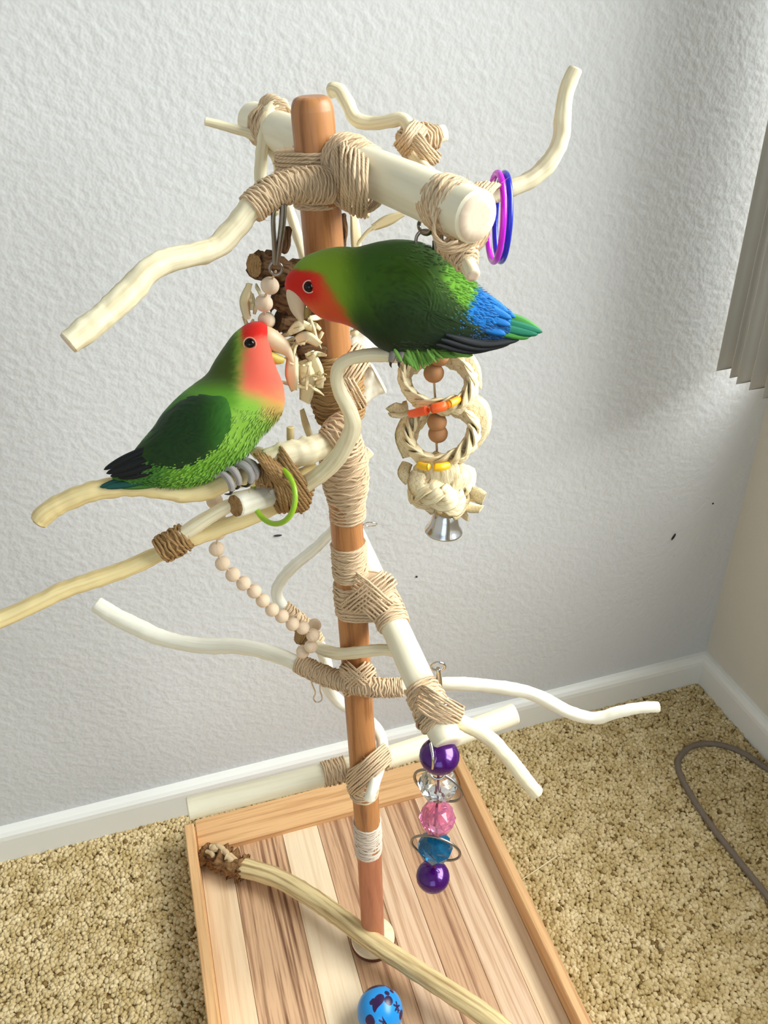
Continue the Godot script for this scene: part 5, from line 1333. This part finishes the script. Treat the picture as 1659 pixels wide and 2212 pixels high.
func bird_above() -> void:
	var b := Plan.new()
	b.kind = 0
	b.u = 0.0002604
	b.o = Vector2(890, 772)
	b.rows = [
		[617, 618, 620, 634, 6], [622, 602, 634, 645, 20], [634, 588, 654, 656, 33], [653, 568, 680, 680, 46], [683, 553, 702, 693, 55], [727, 543, 738, 701, 61],
		[772, 543, 766, 712, 67], [815, 533, 792, 730, 75], [854, 528, 818, 752, 81], [893, 531, 850, 766, 83], [930, 544, 892, 771, 78], [966, 567, 936, 773, 68],
		[996, 591, 982, 770, 55], [1027, 624, 1018, 760, 42], [1058, 648, 1052, 752, 30], [1085, 670, 1082, 744, 20], [1105, 690, 1102, 738, 10]]
	b.fill(6)
	var o := thing("lovebird", "green lovebird with blue rump leaning down from the curving perch beside the pole", "bird")
	o.transform = Transform3D(Basis(Vector3(0.9473, -0.0137, 0.3200), Vector3(0.1159, 0.9460, -0.3029), Vector3(-0.2985, 0.3240, 0.8977)), Vector3(0.0178, 0.7687, 0.1008))
	bird_body(b, plume_mat(), o)
	var w := [Vector2(778, 622), Vector2(800, 578), Vector2(850, 556), Vector2(905, 570), Vector2(950, 606), Vector2(985, 645), Vector2(1022, 690), Vector2(1064, 728), Vector2(1086, 742), Vector2(1040, 752), Vector2(985, 756), Vector2(925, 752), Vector2(870, 740), Vector2(825, 708), Vector2(790, 664)]
	var wm := plume_mat()
	wing(b, w, 1.0, 3.5, wm, o)
	wing(b, w, -1.0, 3.5, wm, o)
	var black := feather_mat(rgb(22, 26, 30), 0.6)
	for s in [1.0, -1.0]:
		feather(b, [Vector2(960, 722), Vector2(1040, 742), Vector2(1118, 735)], 60 * s, 12 * s, 9, black, o)
		feather(b, [Vector2(950, 732), Vector2(1030, 750), Vector2(1100, 742)], 62 * s, 14 * s, 9, black, o)
		feather(b, [Vector2(940, 742), Vector2(1010, 756), Vector2(1076, 748)], 62 * s, 20 * s, 8, black, o)
	var teal := feather_mat(rgb(24, 112, 84), 0.6)
	var green := feather_mat(rgb(70, 140, 60), 0.6)
	var blue := feather_mat(rgb(14, 108, 184), 0.6)
	for e in [[1060, 674, 1122, 694, 1166, 716, 4, 10, green], [1060, 690, 1120, 706, 1168, 718, 12, 11, teal], [1060, 704, 1115, 716, 1158, 723, 18, 10, teal], [1060, 716, 1110, 725, 1140, 729, 20, 9, green], [1060, 690, 1120, 706, 1166, 719, -10, 11, teal], [1060, 706, 1112, 718, 1150, 726, -18, 10, teal]]:
		feather(b, [Vector2(e[0], e[1]), Vector2(e[2], e[3]), Vector2(e[4], e[5])], e[6], e[6] * 0.5, e[7], e[8], o, "tail_feather")
	for e in [[1010, 632, 1050, 652, 1092, 676, 20], [1005, 650, 1050, 668, 1100, 690, 30], [1000, 668, 1048, 686, 1098, 704, 34], [1000, 690, 1044, 708, 1088, 722, 36], [1015, 640, 1060, 660, 1110, 688, 6], [1010, 640, 1050, 660, 1095, 684, -18]]:
		feather(b, [Vector2(e[0], e[1]), Vector2(e[2], e[3]), Vector2(e[4], e[5])], e[6], e[6] * 0.7, 12, blue, o, "rump_feather")
	var lime := feather_mat(rgb(112, 176, 52), 0.7)
	for e in [[950, 590, 985, 618, 1020, 640, 44, 12], [955, 605, 985, 634, 1008, 660, 52, 12], [945, 580, 985, 602, 1022, 628, 30, 12], [940, 600, 970, 632, 995, 668, 58, 11]]:
		feather(b, [Vector2(e[0], e[1]), Vector2(e[2], e[3]), Vector2(e[4], e[5])], e[6], e[6] * 0.75, e[7], lime, o, "scapular_feather")
	var fluff := feather_mat(rgb(112, 158, 70), 0.85)
	for k in 26:
		var t := k / 25.0
		var x := lerpf(856, 935, t) + rng.randf_range(-4, 4)
		var l := (1.0 - absf(t - 0.42) * 1.3) * 40.0 + rng.randf_range(0, 6)
		feather(b, [Vector2(x, 752), Vector2(x + 8, 752 + l * 0.55), Vector2(x + 14 + rng.randf_range(-4, 8), 756 + l)], rng.randf_range(16, 48), rng.randf_range(20, 46), rng.randf_range(3, 6), fluff, o, "thigh_feather")
	for k in 10:
		var x := lerpf(925, 985, k / 9.0)
		feather(b, [Vector2(x, 757), Vector2(x + 18, 764 + rng.randf_range(-2, 4)), Vector2(x + 36, 768 + rng.randf_range(-3, 6))], rng.randf_range(10, 40), rng.randf_range(10, 34), rng.randf_range(4, 7), fluff, o, "thigh_feather")
	var horn := mat(rgb(214, 190, 160), 0.45, 0.5)
	loft(b, [[668, 640, 621, 628, 24], [664, 656, 620, 644, 24], [659, 676, 626, 668, 16], [657, 688, 634, 682, 11], [656, 696, 644, 693, 6], [656, 702, 652, 700, 2]], horn, o, "upper_beak")
	loft(b, [[676, 664, 658, 668, 13], [672, 678, 657, 678, 10], [668, 688, 658, 688, 5]], mat(rgb(150, 130, 70), 0.5), o, "lower_beak")
	eye(b, Vector2(675, 625), 11.5, rgb(196, 150, 138), o)
	var grey := bumpless(mat(rgb(140, 132, 128), 0.7), relief(0.05, 2, 128, 30), 0.04)
	var claw := mat(rgb(40, 34, 32), 0.4)
	for e in [[848, 22], [866, 26]]:
		toe(b, [[e[0] + 14, 752, 20, 8], [e[0] + 6, 758, e[1], 8], [e[0], 768, e[1] + 6, 7], [e[0] - 3, 780, e[1] + 2, 6]], grey, claw, o, [[e[0] - 3, 779, e[1] + 2, 4], [e[0] - 4, 787, e[1] - 2, 2.6], [e[0] - 2, 793, e[1] - 8, 0.8]])

func bird_left() -> void:
	var b := Plan.new()
	b.kind = 1
	b.u = 0.0002891
	b.o = Vector2(500, 1035)
	b.rows = [
		[556, 692, 574, 693, 8], [541, 697, 584, 702, 26], [527, 706, 590, 717, 38], [509, 722, 591, 744, 48], [488, 750, 600, 784, 57], [468, 780, 616, 826, 64],
		[452, 806, 620, 862, 70], [426, 826, 614, 890, 77], [392, 853, 594, 915, 82], [360, 886, 567, 942, 82], [334, 923, 542, 976, 75], [313, 947, 506, 1004, 64],
		[298, 968, 466, 1029, 51], [284, 990, 424, 1043, 38], [270, 1006, 372, 1047, 26], [256, 1020, 316, 1042, 15], [246, 1030, 280, 1040, 6]]
	b.fill(6)
	var o := thing("lovebird", "green lovebird with red forehead and salmon face sitting upright on the left perch", "bird")
	o.transform = Transform3D(Basis(Vector3(0.9868, -0.1066, 0.1218), Vector3(0.1480, 0.8989, -0.4124), Vector3(-0.0655, 0.4249, 0.9028)), Vector3(-0.0880, 0.6821, 0.0517))
	bird_body(b, plume_mat(), o)
	var w := [Vector2(492, 854), Vector2(503, 876), Vector2(505, 918), Vector2(486, 953), Vector2(464, 977), Vector2(428, 1000), Vector2(380, 1012), Vector2(330, 1004), Vector2(290, 984), Vector2(298, 966), Vector2(332, 926), Vector2(360, 890), Vector2(396, 860), Vector2(440, 848)]
	var wm := plume_mat()
	wing(b, w, 1.0, 8.0, wm, o)
	wing(b, w, -1.0, 8.0, wm, o)
	var black := feather_mat(rgb(14, 18, 20), 0.55)
	for s in [1.0, -1.0]:
		for e in [[340, 958, 280, 985, 233, 1010, 40, 9], [345, 975, 285, 1000, 238, 1018, 42, 10], [355, 990, 295, 1010, 246, 1024, 42, 10], [370, 1000, 310, 1018, 262, 1028, 40, 10], [390, 1006, 335, 1022, 285, 1031, 38, 9]]:
			feather(b, [Vector2(e[0], e[1]), Vector2(e[2], e[3]), Vector2(e[4], e[5])], e[6] * s, 14 * s, e[7], black, o)
	var teal := feather_mat(rgb(22, 74, 66), 0.6)
	var green := feather_mat(rgb(64, 110, 40), 0.6)
	for e in [[330, 1016, 270, 1034, 222, 1048, 6, 10, teal], [345, 1026, 285, 1040, 232, 1049, 14, 10, teal], [350, 1026, 290, 1040, 240, 1046, -10, 10, teal], [370, 1032, 320, 1044, 262, 1049, 16, 9, green]]:
		feather(b, [Vector2(e[0], e[1]), Vector2(e[2], e[3]), Vector2(e[4], e[5])], e[6], e[6] * 0.5, e[7], e[8], o, "tail_feather")
	var horn := mat(rgb(224, 196, 158), 0.42, 0.5)
	loft(b, [[576, 700, 568, 748, 26], [592, 704, 582, 752, 26], [609, 714, 597, 757, 21], [628, 732, 618, 763, 12], [635, 746, 627, 769, 8], [640, 762, 632, 775, 4], [641, 777, 637, 780, 1.5]], horn, o, "upper_beak")
	loft(b, [[576, 750, 580, 780, 20], [597, 757, 599, 784, 16], [614, 765, 612, 783, 9], [622, 770, 619, 780, 4]], mat(rgb(206, 186, 82), 0.45), o, "lower_beak")
	eye(b, Vector2(544, 744), 12, rgb(222, 170, 150), o)
	var grey := bumpless(mat(rgb(158, 152, 148), 0.75), relief(0.05, 2, 128, 31), 0.05)
	var claw := mat(rgb(40, 34, 32), 0.4)
	for e in [[462, 1026, 1], [478, 1014, 0]]:
		toe(b, [[e[0], e[1], 14, 8], [e[0] + 16, e[1] - 6, 22, 8], [e[0] + 30, e[1] + 4, 30, 8.5], [e[0] + 38, e[1] + 20, 30, 7.5], [e[0] + 38, e[1] + 32, 24, 6.5]], grey, claw, o, [[e[0] + 38, e[1] + 31, 24, 4.5], [e[0] + 34, e[1] + 40, 20, 3], [e[0] + 22, e[1] + 41, 14, 1]])
	for e in [[506, 1000, 4], [516, 992, -6]]:
		toe(b, [[e[0], e[1], e[2], 8], [e[0] + 14, e[1] + 1, e[2] + 14, 8.5], [e[0] + 30, e[1] + 10, e[2] + 26, 9], [e[0] + 38, e[1] + 28, e[2] + 28, 8], [e[0] + 34, e[1] + 43, e[2] + 22, 6.5]], grey, claw, o, [[e[0] + 34, e[1] + 42, e[2] + 22, 4.5], [e[0] + 26, e[1] + 50, e[2] + 16, 3], [e[0] + 14, e[1] + 49, e[2] + 8, 1]])
	var shin := start()
	rod(shin, [v4(b.at(448, 1005, 20), 12 * b.u), v4(b.at(464, 1026, 16), 8 * b.u)], 10, 3)
	rod(shin, [v4(b.at(492, 985, 4), 12 * b.u), v4(b.at(508, 1001, 6), 8 * b.u)], 10, 3)
	part("shin", done(shin), grey, o)
